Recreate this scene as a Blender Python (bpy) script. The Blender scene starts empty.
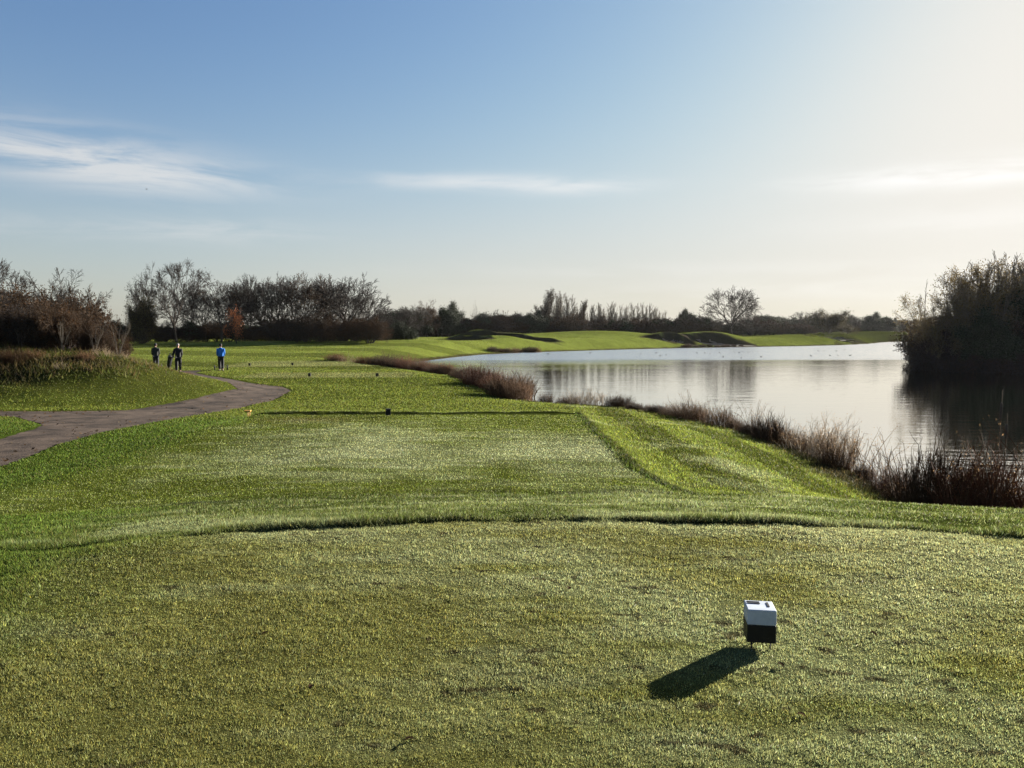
import bpy, bmesh, math, random
import numpy as np
from mathutils import Vector, Matrix

scene = bpy.context.scene
COL = scene.collection
R = math.radians
rng = np.random.default_rng(7)
random.seed(7)
# ------------------------------------------------------------------ noise
def _hash(i, j, seed):
    i = i.astype(np.int64); j = j.astype(np.int64)
    n = (i * 374761393 + j * 668265263 + seed * 974634777) & 0x7fffffff
    n = ((n ^ (n >> 13)) * 1274126177) & 0x7fffffff
    n = n ^ (n >> 16)
    return (n & 0xffff) / 65535.0

def vnoise(x, y, seed=0):
    xi = np.floor(x); yi = np.floor(y)
    u = x - xi; v = y - yi
    u = u * u * (3 - 2 * u); v = v * v * (3 - 2 * v)
    a = _hash(xi, yi, seed); b = _hash(xi + 1, yi, seed)
    c = _hash(xi, yi + 1, seed); d = _hash(xi + 1, yi + 1, seed)
    return (a * (1 - u) + b * u) * (1 - v) + (c * (1 - u) + d * u) * v

def fbm(x, y, scale, octaves=3, seed=0):
    t = 0.0; a = 0.5; s = 1.0 / scale; n = 0.0
    for k in range(octaves):
        t = t + a * vnoise(x * s + 17.3 * k, y * s - 9.1 * k, seed + k)
        n += a; a *= 0.5; s *= 2.03
    return t / n * 2 - 1

def sstep(a, b, x):
    t = np.clip((x - a) / (b - a), 0, 1)
    return t * t * (3 - 2 * t)

def poly_sdf(poly, x, y):
    """signed distance, positive outside"""
    P = np.asarray(poly, float)
    best = np.full(x.shape, 1e18); inside = np.zeros(x.shape, bool)
    for k in range(len(P)):
        ax, ay = P[k]; bx, by = P[(k + 1) % len(P)]
        ex, ey = bx - ax, by - ay
        wx, wy = x - ax, y - ay
        t = np.clip((wx * ex + wy * ey) / (ex * ex + ey * ey + 1e-12), 0, 1)
        dx, dy = wx - ex * t, wy - ey * t
        best = np.minimum(best, dx * dx + dy * dy)
        cond = ((ay > y) != (by > y))
        with np.errstate(divide='ignore', invalid='ignore'):
            xx = ax + (y - ay) / (by - ay if by != ay else 1e-12) * ex
        inside ^= cond & (x < xx)
    d = np.sqrt(best)
    return np.where(inside, -d, d)

# ------------------------------------------------------------------ lie of the land (metres, eye at 0,0,1.6 looking along +y)
WL = -1.35                     # water level
LAKE = [(30, 3.4), (14, 8.2), (9.4, 10.0), (7.3, 10.7), (6.65, 11.7), (6.75, 13.5), (7.05, 16.4), (6.9, 20.4), (6.0, 25.0), (4.7, 28.2),
        (3.4, 29.3), (1.5, 30.6), (0.2, 32.2), (-0.5, 37), (-1.5, 43), (-3.4, 48.7), (-6.0, 54), (-9.2, 60), (-11.5, 64.5),
        (-11.3, 68), (-9, 74), (-6.6, 86), (-4, 95), (1, 104), (8.5, 112), (17, 121), (29, 131.5), (42, 140),
        (55, 148), (70, 160), (84, 178), (99, 203), (125, 226), (190, 240), (230, 120), (160, 10)]
ISLAND = [(32.6, 57.5), (35, 54.6), (42, 52.6), (54, 52.4), (64, 53), (70, 60), (66, 68), (54, 72), (41, 70), (36, 64)]
PROF_Y = [-60, 0, 6.1, 7.3, 9.3, 10.2, 21.6, 23.0, 26, 38, 41, 46, 50, 70, 100, 130, 200, 300, 900]
PROF_Z = [.25, 0, 0, -.09, -.42, -.46, -.74, -1.0, -1.06, -1.05, -.93, -.93, -.97, -.6, .1, .25, .5, .8, 2.5]
MOUNDS = [(-25.5, 32.3, 8.5, 4.5, 1.75), (-17.6, 33.0, 4.2, 5.0, .98), (-34, 36, 10, 9, 1.6),
          (12, 152, 16, 11, 1.1), (-5.5, 123.0, 4.6, 2.6, 1.35), (1.0, 122.0, 5.0, 2.4, .85), (-7, 114.0, 3.2, 1.5, .5), (-1.6, 113.2, 3.0, 1.3, .35),
          (-30, 97, 9, 4, .35), (-14, 101, 10, 4, .35), (-2, 112, 7, 4, .35),
          (29, 142.0, 5, 2.5, .75), (38, 147.0, 8, 3.0, 1.12), (22, 150, 10, 7, .5), (62, 163, 9, 4, .7), (78, 184, 12, 5, .9), (110, 235, 30, 10, .9)]
BUNKERS = [(-6.6, 111.0, 3.0, 2.2, .8), (-4.6, 118.5, 5.0, 3.2, 1.3), (1.6, 117.5, 4.6, 2.6, 1.0),
           (28.5, 138.0, 4.6, 2.6, 1.2), (38.0, 142.0, 8.0, 3.2, 1.4), (76, 178.5, 7.0, 3.2, 1.1)]
PATH = []
PATH_FAR = []

def tee_edge(x):
    return 6.36 - .046 * np.clip(x - .7, -4.2, 4.2) ** 2

def height(x, y, dig=True, fine=True):
    x = np.asarray(x, float); y = np.asarray(y, float)
    r = np.sqrt(x * x + y * y)
    ye = y + (6.38 - tee_edge(x)) * np.exp(-((y - 6.6) / 2.6) ** 2)
    z = np.interp(ye, PROF_Y, PROF_Z)
    zl = np.interp(ye, [9.3, 10.2, 17, 26], [-.42, -.47, -.78, -1.06])
    wl = sstep(-6.9, -8.2, x) * (ye > 9.3) * (ye < 26)
    z = z * (1 - wl) + zl * wl
    z = z - .16 * sstep(-2.5, -6.5, x) * (1 - sstep(13, 19, y))
    # bank right of the second tee falls to the water
    z = z - .14 * sstep(1.75, 2.6, x) * sstep(8.6, 10.5, y) * (1 - sstep(21, 24, y))
    for cx, cy, rx, ry, hh in MOUNDS:
        e = ((x - cx) / rx) ** 2 + ((y - cy) / ry) ** 2
        z = z + hh * np.exp(-e * 1.2)
    z = z + .18 * fbm(x, y, 23, 3, 5) * sstep(24, 60, r) + .35 * fbm(x, y, 60, 2, 9) * sstep(90, 200, r)
    for cx, cy, rx, ry, dd in BUNKERS:
        a = np.arctan2((y - cy) / ry, (x - cx) / rx)
        e = np.sqrt(((x - cx) / rx) ** 2 + ((y - cy) / ry) ** 2) / (1 + .16 * np.sin(3 * a + cx) + .1 * np.sin(5 * a))
        z = z - dd * sstep(1.05, .72, e) + .22 * np.exp(-((e - 1.12) / .12) ** 2) * sstep(-.5, .6, np.sin(a))
    # lake
    d = poly_sdf(LAKE, x, y)
    isl = poly_sdf(ISLAND, x, y)
    L = 4.2 - .8 * sstep(1.5, 6, x) * sstep(36, 27, y) + 2.8 * sstep(50, 75, y)
    w = sstep(0, 1, d / L)
    zs = WL + .06 + .05 * np.clip(d, 0, 3)
    zo = zs * (1 - w) + z * w
    zi = WL - np.clip(-d * .35, 0, .9) + .06
    zi = np.maximum(zi, np.where(isl < 0, WL + .02 + .5 * sstep(0, 4, -isl), WL - .9 + .9 * sstep(1.5, 0, isl)))
    z = np.where(d > 0, zo, zi)
    # the uncut strip stands a few centimetres above the mown tees
    lip = (.022 + .016 * fbm(x, y, .5, 2, 68)) * sstep(.0, .10, y - tee_edge(x) - .15 * fbm(x, y, .8, 4, 66)) * (1 - .7 * sstep(2.0, 3.2, x)) * (1 - sstep(.3, 1.6, y - tee_edge(x))) * sstep(-3.0, -1.8, x) * (np.abs(y - 6) < 4)
    lip = lip + .024 * sstep(.0, .12, x - 1.75 - .45 * sstep(11.5, 9.2, y) - .05 * fbm(x, y, .9, 2, 67)) * (1 - sstep(.3, 1.4, x - 1.75)) * sstep(9.3, 10.3, y) * (1 - sstep(21.5, 22.5, y))
    z = z + lip + (.050 + .03 * fbm(x, y, .9, 2, 69)) * sstep(21.15, 21.32, y) * (1 - sstep(21.5, 22.6, y)) * sstep(-7.6, -6.6, x) * sstep(2.1, 1.2, x)
    if fine:
        z = z + .012 * fbm(x, y, .55, 3, 21) * sstep(2.0, 8, r) + .004 * fbm(x, y, .16, 2, 31)
        mm = np.exp(-(((x + 24) / 9.5) ** 2 + ((y - 31) / 6) ** 2))
        z = z + mm * .16 * fbm(x, y, 1.6, 3, 41)
    if dig and len(PATH):
        z = z - .06 * sstep(.1, -.15, poly_sdf(PATH, x, y))
        z = z - .06 * sstep(.1, -.15, poly_sdf(PATH_FAR, x, y))
    return z
PATH[:] = [(-7.6, -4), (-8.2, 6), (-9.01, 13.25), (-9.78, 16.31), (-9.92, 19.36), (-9.86, 22.12), (-9.39, 27.12), (-9.18, 28.97), (-9.74, 33.54),
           (-10.89, 35.89), (-12.35, 36.57), (-13.05, 34.96), (-11.89, 32.77), (-12.17, 28.35), (-12.93, 25.28), (-14.71, 24.62),
           (-16.49, 24.36), (-26, 23.6), (-26, 22.2), (-15.97, 22.9), (-14.83, 22.6), (-12.57, 20.2), (-12.05, 19.08), (-11.61, 17.11), (-11.2, 10), (-10.8, -4)]
PATH_FAR[:] = [(-11.6, 36.4), (-12.6, 37.4), (-16.2, 41.7), (-19.2, 46), (-20.6, 50.5), (-22.3, 50), (-21.0, 45.6), (-17.4, 40.4), (-14.6, 36.9), (-13.0, 35.0)]

# ------------------------------------------------------------------ helpers: objects
def tag(o, label=None, cat=None, group=None, kind=None):
    if label: o['label'] = label
    if cat: o['category'] = cat
    if group: o['group'] = group
    if kind: o['kind'] = kind
    return o

def link(name, me, mat=None, parent=None):
    o = bpy.data.objects.new(name, me)
    COL.objects.link(o)
    if mat is not None:
        me.materials.clear(); me.materials.append(mat)
    if parent is not None: o.parent = parent
    return o

def empty(name, loc=(0, 0, 0), rz=0.0):
    o = bpy.data.objects.new(name, None)
    o.empty_display_size = .2
    COL.objects.link(o); o.location = loc; o.rotation_euler = (0, 0, rz)
    return o

def copy_tree(o, parent=None):
    c = o.copy(); COL.objects.link(c)
    if parent is not None: c.parent = parent
    for ch in list(o.children): copy_tree(ch, c)
    return c

def np_mesh(name, co, faces, k, smooth=False, col=None):
    """co (n,3), faces (m,k)"""
    me = bpy.data.meshes.new(name)
    co = np.ascontiguousarray(co, np.float32); faces = np.ascontiguousarray(faces, np.int32)
    me.vertices.add(len(co)); me.vertices.foreach_set('co', co.ravel())
    me.loops.add(faces.size); me.loops.foreach_set('vertex_index', faces.ravel())
    me.polygons.add(len(faces)); me.polygons.foreach_set('loop_start', np.arange(0, faces.size, k, dtype=np.int32))
    me.polygons.foreach_set('use_smooth', np.full(len(faces), smooth))
    if col is not None:
        a = me.color_attributes.new('tint', 'FLOAT_COLOR', 'POINT')
        c = np.ones((len(co), 4), np.float32); c[:, :3] = col
        a.data.foreach_set('color', c.ravel())
    me.update(calc_edges=True)
    return me

class Geo:
    """collects boxes, tubes, lathes; build() links them as ONE mesh"""
    def __init__(s): s.v = []; s.f = []; s.n = 0; s.sm = []
    def add(s, v, f, smooth=False):
        s.v += [tuple(q) for q in v]; s.f += [tuple(i + s.n for i in q) for q in f]; s.sm += [smooth] * len(f); s.n += len(v)
    def box(s, c, d, rot=None, bev=0.0):
        bm = bmesh.new(); bmesh.ops.create_cube(bm, size=1)
        for v in bm.verts: v.co = Vector((v.co.x * d[0], v.co.y * d[1], v.co.z * d[2]))
        if bev: bmesh.ops.bevel(bm, geom=bm.edges[:], offset=bev, segments=2, affect='EDGES', profile=.5)
        M = Matrix.Translation(c) @ (rot.to_4x4() if rot is not None else Matrix())
        bm.verts.index_update()
        s.add([M @ v.co for v in bm.verts], [[v.index for v in f.verts] for f in bm.faces]); bm.free()
    def tube(s, pts, rad, k=8, cap=True):
        pts = [Vector(p) for p in pts]; rad = rad if hasattr(rad, '__len__') else [rad] * len(pts)
        vs = []; fs = []; prev = None
        for i, p in enumerate(pts):
            t = (pts[min(i + 1, len(pts) - 1)] - pts[max(i - 1, 0)]).normalized()
            a = prev - t * prev.dot(t) if prev is not None else t.orthogonal()
            if a.length < 1e-6: a = t.orthogonal()
            a.normalize(); prev = a; b = t.cross(a)
            for j in range(k):
                w = 2 * math.pi * j / k; vs.append(p + (a * math.cos(w) + b * math.sin(w)) * rad[i])
        for i in range(len(pts) - 1):
            for j in range(k):
                fs.append((i * k + j, i * k + (j + 1) % k, (i + 1) * k + (j + 1) % k, (i + 1) * k + j))
        if cap: fs.append(tuple(range(k))[::-1]); fs.append(tuple((len(pts) - 1) * k + j for j in range(k)))
        s.add(vs, fs, True)
    def ball(s, c, d, rot=None, sub=2):
        bm = bmesh.new(); bmesh.ops.create_icosphere(bm, subdivisions=sub, radius=1)
        M = Matrix.Translation(c) @ (rot.to_4x4() if rot is not None else Matrix()) @ Matrix.Diagonal((d[0], d[1], d[2], 1))
        bm.verts.index_update()
        s.add([M @ v.co for v in bm.verts], [[v.index for v in f.verts] for f in bm.faces], True); bm.free()
    def disc(s, c, axis, r0, r1, w, k=20):
        """a ring of width w round axis: tyre or rim"""
        axis = Vector(axis).normalized(); a = axis.orthogonal().normalized(); b = axis.cross(a); c = Vector(c); vs = []; fs = []
        for j in range(k):
            t = 2 * math.pi * j / k; u = a * math.cos(t) + b * math.sin(t)
            for (rr, q) in ((r0, -.5), (r0, .5), (r1 * .93, .5), (r1, .2), (r1, -.2), (r1 * .93, -.5)): vs.append(c + u * rr + axis * (q * w))
        for j in range(k):
            for i in range(6):
                fs.append((j * 6 + i, j * 6 + (i + 1) % 6, ((j + 1) % k) * 6 + (i + 1) % 6, ((j + 1) % k) * 6 + i))
        s.add(vs, fs, True)
    def build(s, name, mat, parent=None):
        me = bpy.data.meshes.new(name); me.from_pydata(s.v, [], s.f)
        me.polygons.foreach_set('use_smooth', s.sm); me.update()
        return link(name, me, mat, parent)

# ------------------------------------------------------------------ helpers: materials
def new_mat(name):
    m = bpy.data.materials.new(name); m.use_nodes = True
    nt = m.node_tree; b = nt.nodes['Principled BSDF']
    return m, nt, b

def N(nt, kind, **kw):
    n = nt.nodes.new(kind)
    for k, v in kw.items():
        if k in n.inputs: n.inputs[k].default_value = v
        else: setattr(n, k, v)
    return n

def simple(name, col, rough=.6, var=.25, scale=6.0, rand=0.0, metallic=0.0, spec=.3, bump=0.0):
    """a base colour broken up by object-space noise and a little by object"""
    m, nt, b = new_mat(name); L = nt.links.new
    tc = N(nt, 'ShaderNodeTexCoord'); no = N(nt, 'ShaderNodeTexNoise', Scale=scale, Detail=5.0, Roughness=.65)
    L(tc.outputs['Object'], no.inputs['Vector'])
    mr = N(nt, 'ShaderNodeMapRange'); L(no.outputs['Fac'], mr.inputs['Value'])
    mr.inputs['From Min'].default_value = .3; mr.inputs['From Max'].default_value = .7
    mr.inputs['To Min'].default_value = 1 - var; mr.inputs['To Max'].default_value = 1 + var
    fac = mr.outputs['Result']
    if rand:
        oi = N(nt, 'ShaderNodeObjectInfo'); m2 = N(nt, 'ShaderNodeMapRange'); L(oi.outputs['Random'], m2.inputs['Value'])
        m2.inputs['To Min'].default_value = 1 - rand; m2.inputs['To Max'].default_value = 1 + rand
        mu = N(nt, 'ShaderNodeMath', operation='MULTIPLY'); L(fac, mu.inputs[0]); L(m2.outputs['Result'], mu.inputs[1]); fac = mu.outputs[0]
    vm = N(nt, 'ShaderNodeVectorMath', operation='SCALE'); vm.inputs[0].default_value = col; L(fac, vm.inputs['Scale'])
    L(vm.outputs[0], b.inputs['Base Color'])
    b.inputs['Roughness'].default_value = rough; b.inputs['Metallic'].default_value = metallic
    b.inputs['Specular IOR Level'].default_value = spec
    if bump:
        bp = N(nt, 'ShaderNodeBump', Strength=bump, Distance=.01); L(no.outputs['Fac'], bp.inputs['Height']); L(bp.outputs[0], b.inputs['Normal'])
    return m

def leafy(name, attr='tint', col=None, trans=.4, rough=.55, spec=.3, rand=.0):
    """thin blades and leaves: part of the light passes through"""
    m, nt, b = new_mat(name); L = nt.links.new
    if col is None:
        at = N(nt, 'ShaderNodeAttribute', attribute_name=attr); c = at.outputs['Color']
    else:
        oi = N(nt, 'ShaderNodeObjectInfo'); geo = N(nt, 'ShaderNodeNewGeometry')
        ad = N(nt, 'ShaderNodeMapRange'); L(geo.outputs['Random Per Island'], ad.inputs['Value'])
        ad.inputs['To Min'].default_value = .55; ad.inputs['To Max'].default_value = 1.45
        m2 = N(nt, 'ShaderNodeMapRange'); L(oi.outputs['Random'], m2.inputs['Value'])
        m2.inputs['To Min'].default_value = 1 - rand; m2.inputs['To Max'].default_value = 1 + rand
        mu = N(nt, 'ShaderNodeMath', operation='MULTIPLY'); L(ad.outputs[0], mu.inputs[0]); L(m2.outputs[0], mu.inputs[1])
        vm = N(nt, 'ShaderNodeVectorMath', operation='SCALE'); vm.inputs[0].default_value = col; L(mu.outputs[0], vm.inputs['Scale']); c = vm.outputs[0]
    L(c, b.inputs['Base Color']); b.inputs['Roughness'].default_value = rough; b.inputs['Specular IOR Level'].default_value = spec
    tr = N(nt, 'ShaderNodeBsdfTranslucent'); L(c, tr.inputs['Color'])
    mx = N(nt, 'ShaderNodeMixShader', Fac=trans); L(b.outputs[0], mx.inputs[1]); L(tr.outputs[0], mx.inputs[2])
    L(mx.outputs[0], nt.nodes['Material Output'].inputs['Surface'])
    return m

M = {}
M['bark'] = simple('bark', (.045, .036, .030), .9, .35, 9, .25, spec=.1, bump=.6)
M['bark_grey'] = simple('bark_grey', (.075, .066, .055), .9, .35, 9, .2, spec=.1, bump=.6)
M['twig'] = simple('twig', (.026, .0215, .019), .9, .3, 2, .3, spec=.1)
M['twig_red'] = simple('twig_red', (.034, .023, .015), .9, .3, 2, .3, spec=.1)
M['twig_pale'] = simple('twig_pale', (.075, .062, .046), .9, .3, 2, .25, spec=.1)
M['weed'] = simple('dead_stem', (.060, .029, .011), .85, .35, 4, .3, spec=.15)
M['weed_red'] = simple('red_stem', (.080, .028, .011), .85, .35, 4, .3, spec=.15)
M['weed_pale'] = simple('straw_stem', (.15, .115, .075), .8, .35, 4, .25, spec=.2)
M['weed_dark'] = simple('dark_stem', (.034, .018, .008), .85, .35, 4, .3, spec=.1)
M['leaf_brown'] = leafy('dead_leaf', col=(.036, .024, .015), trans=.30, spec=.0, rough=.95, rand=.3)
M['leaf_red'] = leafy('russet_leaf', col=(.042, .023, .012), trans=.30, spec=.0, rough=.95, rand=.3)
M['leaf_orange'] = leafy('orange_leaf', col=(.24, .075, .02), trans=.45, rand=.15)
M['leaf_olive'] = leafy('olive_leaf', col=(.050, .042, .018), trans=.35, spec=.05, rand=.2)
M['leaf_dark'] = leafy('evergreen_leaf', col=(.020, .026, .014), trans=.2, spec=.08, rand=.2)
M['leaf_gold'] = leafy('golden_leaf', col=(.085, .064, .028), trans=.55, rand=.2, spec=.05)
M['seed'] = leafy('seed_fluff', col=(.17, .105, .05), trans=.55, spec=.05, rand=.2)
M['black_plastic'] = simple('black_plastic', (.007, .007, .0075), .5, .3, 20, spec=.2, bump=.05)
M['white_plastic'] = simple('white_plastic', (.33, .37, .43), .5, .22, 11, spec=.35)
M['steel'] = simple('steel', (.25, .25, .26), .35, .1, 30, metallic=1.0)
M['yellow_plastic'] = simple('yellow_plastic', (.40, .20, .03), .5, .15, 12, spec=.3)
M['grey_metal'] = simple('grey_metal', (.16, .16, .17), .4, .1, 12, metallic=.6)
M['rubber'] = simple('rubber', (.015, .015, .015), .7, .2, 12)
M['blue_cloth'] = simple('blue_cloth', (.010, .13, .46), .8, .15, 9, bump=.3)
M['black_cloth'] = simple('black_cloth', (.010, .011, .012), .85, .2, 9, bump=.3)
M['dark_cloth'] = simple('dark_green_cloth', (.014, .018, .016), .85, .2, 9, bump=.3)
M['navy_cloth'] = simple('navy_cloth', (.012, .014, .022), .85, .2, 9, bump=.3)
M['skin'] = simple('skin', (.45, .25, .18), .55, .08, 12)
M['grey_hair'] = simple('grey_hair', (.20, .19, .18), .7, .2, 40)
M['shoe'] = simple('shoe_leather', (.10, .09, .08), .5, .2, 12)
M['bag'] = simple('bag_nylon', (.018, .019, .022), .6, .2, 12)
M['duck'] = simple('dark_feather', (.03, .026, .023), .7, .3, 12)
M['render_wall'] = simple('render_wall', (.50, .47, .42), .85, .1, 2)
M['roof_tile'] = simple('roof_tile', (.10, .065, .05), .85, .25, 3)
M['window_glass'] = simple('window_glass', (.02, .025, .03), .1, .1, 2, spec=.5)

# ------------------------------------------------------------------ turf colours (albedo)
def lerp(a, b, t): return a * (1 - t[:, None]) + np.asarray(b) * t[:, None]

def zones(x, y):
    z = {}
    n1 = fbm(x, y, .45, 3, 61); n2 = fbm(x, y, 1.7, 3, 62)
    te = tee_edge(x) + .15 * fbm(x, y, .8, 4, 66)
    left = sstep(-3.6, -2.0, x + .5 * n2)
    z['tee'] = sstep(.10, -.05, y - te) * left
    z['edge_d'] = y - te
    back = 9.35 + .25 * n2 + .05 * n1 + .12 * np.clip(x + 1, -9, 9)
    z['fringe'] = sstep(-.02, .08, y - te) * sstep(.25, -.25, y - back) * sstep(-5.2, -3.0, x + .4 * n2)
    right = 1.75 + .10 * n1 + .05 * n2 + .45 * sstep(11.5, 9.2, y)
    z['tee2'] = sstep(-.3, .3, y - back) * sstep(.15, -.15, y - 21.9) * sstep(-7.6, -6.2, x + .5 * n2) * sstep(.06, -.06, x - right)
    z['right_d'] = x - right
    z['tee3'] = sstep(40.5, 41.2, y) * sstep(46, 45.2, y) * sstep(-15.6, -14.4, x) * sstep(-5.2, -6.2, x)
    z['tee4'] = sstep(53, 53.6, y) * sstep(60.5, 59.5, y) * sstep(-21, -20, x) * sstep(-9.5, -10.5, x)
    z['mound'] = np.clip(np.exp(-(((x + 23) / 8.4) ** 2 + ((y - 32.2) / 4.6) ** 2) ** 1.5) * 1.3 + .35 * n2 * np.exp(-(((x + 25) / 10) ** 2 + ((y - 31) / 6) ** 2)), 0, 1)
    return z

GREEN = np.array((.074, .112, .018)); LAWN = np.array((.132, .160, .028)); OLIVE = np.array((.168, .162, .048))
DEW = np.array((.290, .318, .160)); FAIR = np.array((.124, .150, .030)); BROWN = np.array((.040, .031, .015)); SOIL = np.array((.035, .027, .016))

def turf(x, y):
    z = zones(x, y); d = np.sqrt(x * x + y * y)
    n0 = fbm(x, y, 6.0, 3, 71); n1 = fbm(x, y, 1.3, 4, 72); n2 = fbm(x, y, .28, 3, 73); n3 = fbm(x * .45, y * 1.6, .35, 3, 74)
    c = np.tile(GREEN, (len(x), 1))
    # lawn beyond the second tee, then the fairway with its mown bands
    c = lerp(c, LAWN, sstep(20.5, 24, y) * .9)
    st = np.sin(2 * math.pi * (y + .35 * x) / 13.0 + 1.2 * n0)
    c = lerp(c, np.where((st > 0)[:, None], FAIR * 1.15, FAIR * .70), sstep(47, 52, y) * .9)
    c = lerp(c, FAIR * 1.05, sstep(95, 108, y) * .8)
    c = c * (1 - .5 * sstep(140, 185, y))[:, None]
    # bank on the right of the second tee, mown in strips along its edge
    bank = sstep(0, .2, z['right_d']) * sstep(8.5, 10.5, y) * sstep(30, 26, y)
    sb = np.sin(2 * math.pi * (z['right_d'] - .25) / 1.75 + .35 * n1)
    c = lerp(c, np.where((sb > 0)[:, None], LAWN * 1.12, LAWN * .50), bank * .85)
    c = lerp(c, DEW * .8, bank * sstep(.2, .7, n1 + .3 * n0) * .6)
    # rough strip between the tees with streaks of frost
    c = lerp(c, LAWN * (.50, .52, .7), z['fringe'] * .85)
    c = lerp(c, DEW, z['fringe'] * sstep(-.05, .5, n3 + .5 * n1) * .38)
    c = lerp(c, GREEN * .55, z['fringe'] * sstep(.1, .55, -n3 - .5 * n1) * .6)
    # second tee: dew lies across its middle
    dew = np.exp(-((y - 14.5) / 4.2) ** 2) * sstep(-8.5, -3, x) * (.6 + .55 * n0)
    c = lerp(c, OLIVE * (.70, .90, .50), z['tee2'] * .9)
    c = lerp(c, DEW, z['tee2'] * np.clip(-.28 + 1.5 * dew + .6 * n3 + .35 * n1, 0, .95))
    worn = np.exp(-(((x + 5.3) / 1.5) ** 2 + ((y - 19.6) / .8) ** 2)); c = lerp(c, (.10, .07, .035), z['tee2'] * worn * .5)
    # front tee: olive, thin, worn in patches
    c = lerp(c, OLIVE * (.95, 1.0, .95), z['tee'])
    c = lerp(c, (.19, .145, .060), z['tee'] * sstep(.05, .6, n0 + .5 * n1) * .35)
    c = lerp(c, (.085, .115, .024), z['tee'] * sstep(.1, .6, -n0 + .4 * n1) * .6)
    c = lerp(c, DEW * .9, z['tee'] * sstep(-.25, .6, n1 * .6 + n3 * .7 + .14 * (y - 4.2) + .06 * x) * .62)
    n4 = fbm(x * .6, y * 1.5, .085, 3, 75)
    c = lerp(c, SOIL, z['tee'] * sstep(.54, .66, n4 + .35 * n3 + .1 * n1) * .85)
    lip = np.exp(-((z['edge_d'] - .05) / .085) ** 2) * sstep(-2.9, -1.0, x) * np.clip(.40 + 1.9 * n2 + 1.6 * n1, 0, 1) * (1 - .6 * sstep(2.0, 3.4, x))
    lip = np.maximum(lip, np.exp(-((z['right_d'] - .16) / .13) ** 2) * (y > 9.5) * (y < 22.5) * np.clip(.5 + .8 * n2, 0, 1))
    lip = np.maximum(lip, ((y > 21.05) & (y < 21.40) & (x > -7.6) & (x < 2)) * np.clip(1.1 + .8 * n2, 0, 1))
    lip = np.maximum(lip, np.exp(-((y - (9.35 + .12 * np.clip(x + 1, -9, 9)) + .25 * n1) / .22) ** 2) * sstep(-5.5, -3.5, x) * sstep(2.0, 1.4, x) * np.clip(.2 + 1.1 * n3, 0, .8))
    c = lerp(c, (.016, .022, .008), lip * .92)  # shade on the lips' near faces, painted into the turf colour as dark lines
    for t in ('tee3', 'tee4'): c = lerp(c, (.22, .23, .085), z[t] * .85)
    c = lerp(c, BROWN, np.clip(z['mound'] * 1.25, 0, 1) * np.clip(.72 + .7 * n1, 0, 1))  # brown rough, darkened further to paint in the shade on the mound
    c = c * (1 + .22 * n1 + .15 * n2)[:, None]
    ld = poly_sdf(LAKE, x, y)
    for cx, cy, rx, ry, dd in BUNKERS:
        e = np.sqrt(((x - cx) / rx) ** 2 + ((y - cy) / ry) ** 2); c = lerp(c, (.030, .025, .017), sstep(1.45, 1.15, e + .3 * n0 + .25 * n1) * .97)
    c = lerp(c, SOIL * (1.1, 1.15, 1.0), sstep(1.3, .15, ld + .5 * n1) * .9)
    return np.clip(c, .004, .5), z, ld

# ------------------------------------------------------------------ ground: one sheet, fine near the camera, out to the horizon
rad = [0.0, .5]
while rad[-1] < 82: rad.append(rad[-1] + max(.045, rad[-1] * .0125))
while rad[-1] < 172: rad.append(rad[-1] + .75)
while rad[-1] < 2600: rad.append(rad[-1] * 1.06)
fa = np.radians(np.arange(-44, 44.01, .16)); ba = np.radians(np.linspace(44, 316, 110))[1:-1]
ang = np.concatenate([fa, ba]); NA = len(ang); rad = np.array(rad[1:])
AA, RR = np.meshgrid(ang, rad); gx = (RR * np.sin(AA)).ravel(); gy = (RR * np.cos(AA)).ravel()
gz = height(gx, gy)
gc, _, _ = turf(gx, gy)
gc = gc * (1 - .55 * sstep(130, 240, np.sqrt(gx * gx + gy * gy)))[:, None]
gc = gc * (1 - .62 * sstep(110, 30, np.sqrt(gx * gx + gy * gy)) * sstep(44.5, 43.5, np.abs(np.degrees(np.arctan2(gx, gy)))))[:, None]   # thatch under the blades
co = np.stack([gx, gy, gz], 1); nr = len(rad)
i = np.arange(nr - 1)[:, None] * NA; j = np.arange(NA)[None]; j2 = (j + 1) % NA
F4 = np.stack([i + j, i + j2, i + NA + j2, i + NA + j], -1).reshape(-1, 4)[:, ::-1]
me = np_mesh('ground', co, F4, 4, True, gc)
# close the hole under the camera
bm = bmesh.new(); bm.from_mesh(me); bm.verts.ensure_lookup_table()
cf = bm.faces.new([bm.verts[k] for k in range(NA)])
cf.normal_update()
if cf.normal.z < 0: cf.normal_flip()
bm.to_mesh(me); bm.free()

m, nt, b = new_mat('turf'); L = nt.links.new
at = N(nt, 'ShaderNodeAttribute', attribute_name='tint'); geo = N(nt, 'ShaderNodeNewGeometry')
n1 = N(nt, 'ShaderNodeTexNoise', Scale=55.0, Detail=4.0, Roughness=.7); n2 = N(nt, 'ShaderNodeTexNoise', Scale=7.0, Detail=6.0, Roughness=.7)
L(geo.outputs['Position'], n1.inputs['Vector']); L(geo.outputs['Position'], n2.inputs['Vector'])
ml = N(nt, 'ShaderNodeMath', operation='MULTIPLY'); L(n1.outputs['Fac'], ml.inputs[0]); L(n2.outputs['Fac'], ml.inputs[1])
mr = N(nt, 'ShaderNodeMapRange'); L(ml.outputs[0], mr.inputs['Value'])
for k, v in (('From Min', .12), ('From Max', .40), ('To Min', .45), ('To Max', 1.25)): mr.inputs[k].default_value = v
vm = N(nt, 'ShaderNodeVectorMath', operation='SCALE'); L(at.outputs['Color'], vm.inputs[0]); L(mr.outputs[0], vm.inputs['Scale'])
L(vm.outputs[0], b.inputs['Base Color']); b.inputs['Roughness'].default_value = 1.0; b.inputs['Specular IOR Level'].default_value = 0.0
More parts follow.
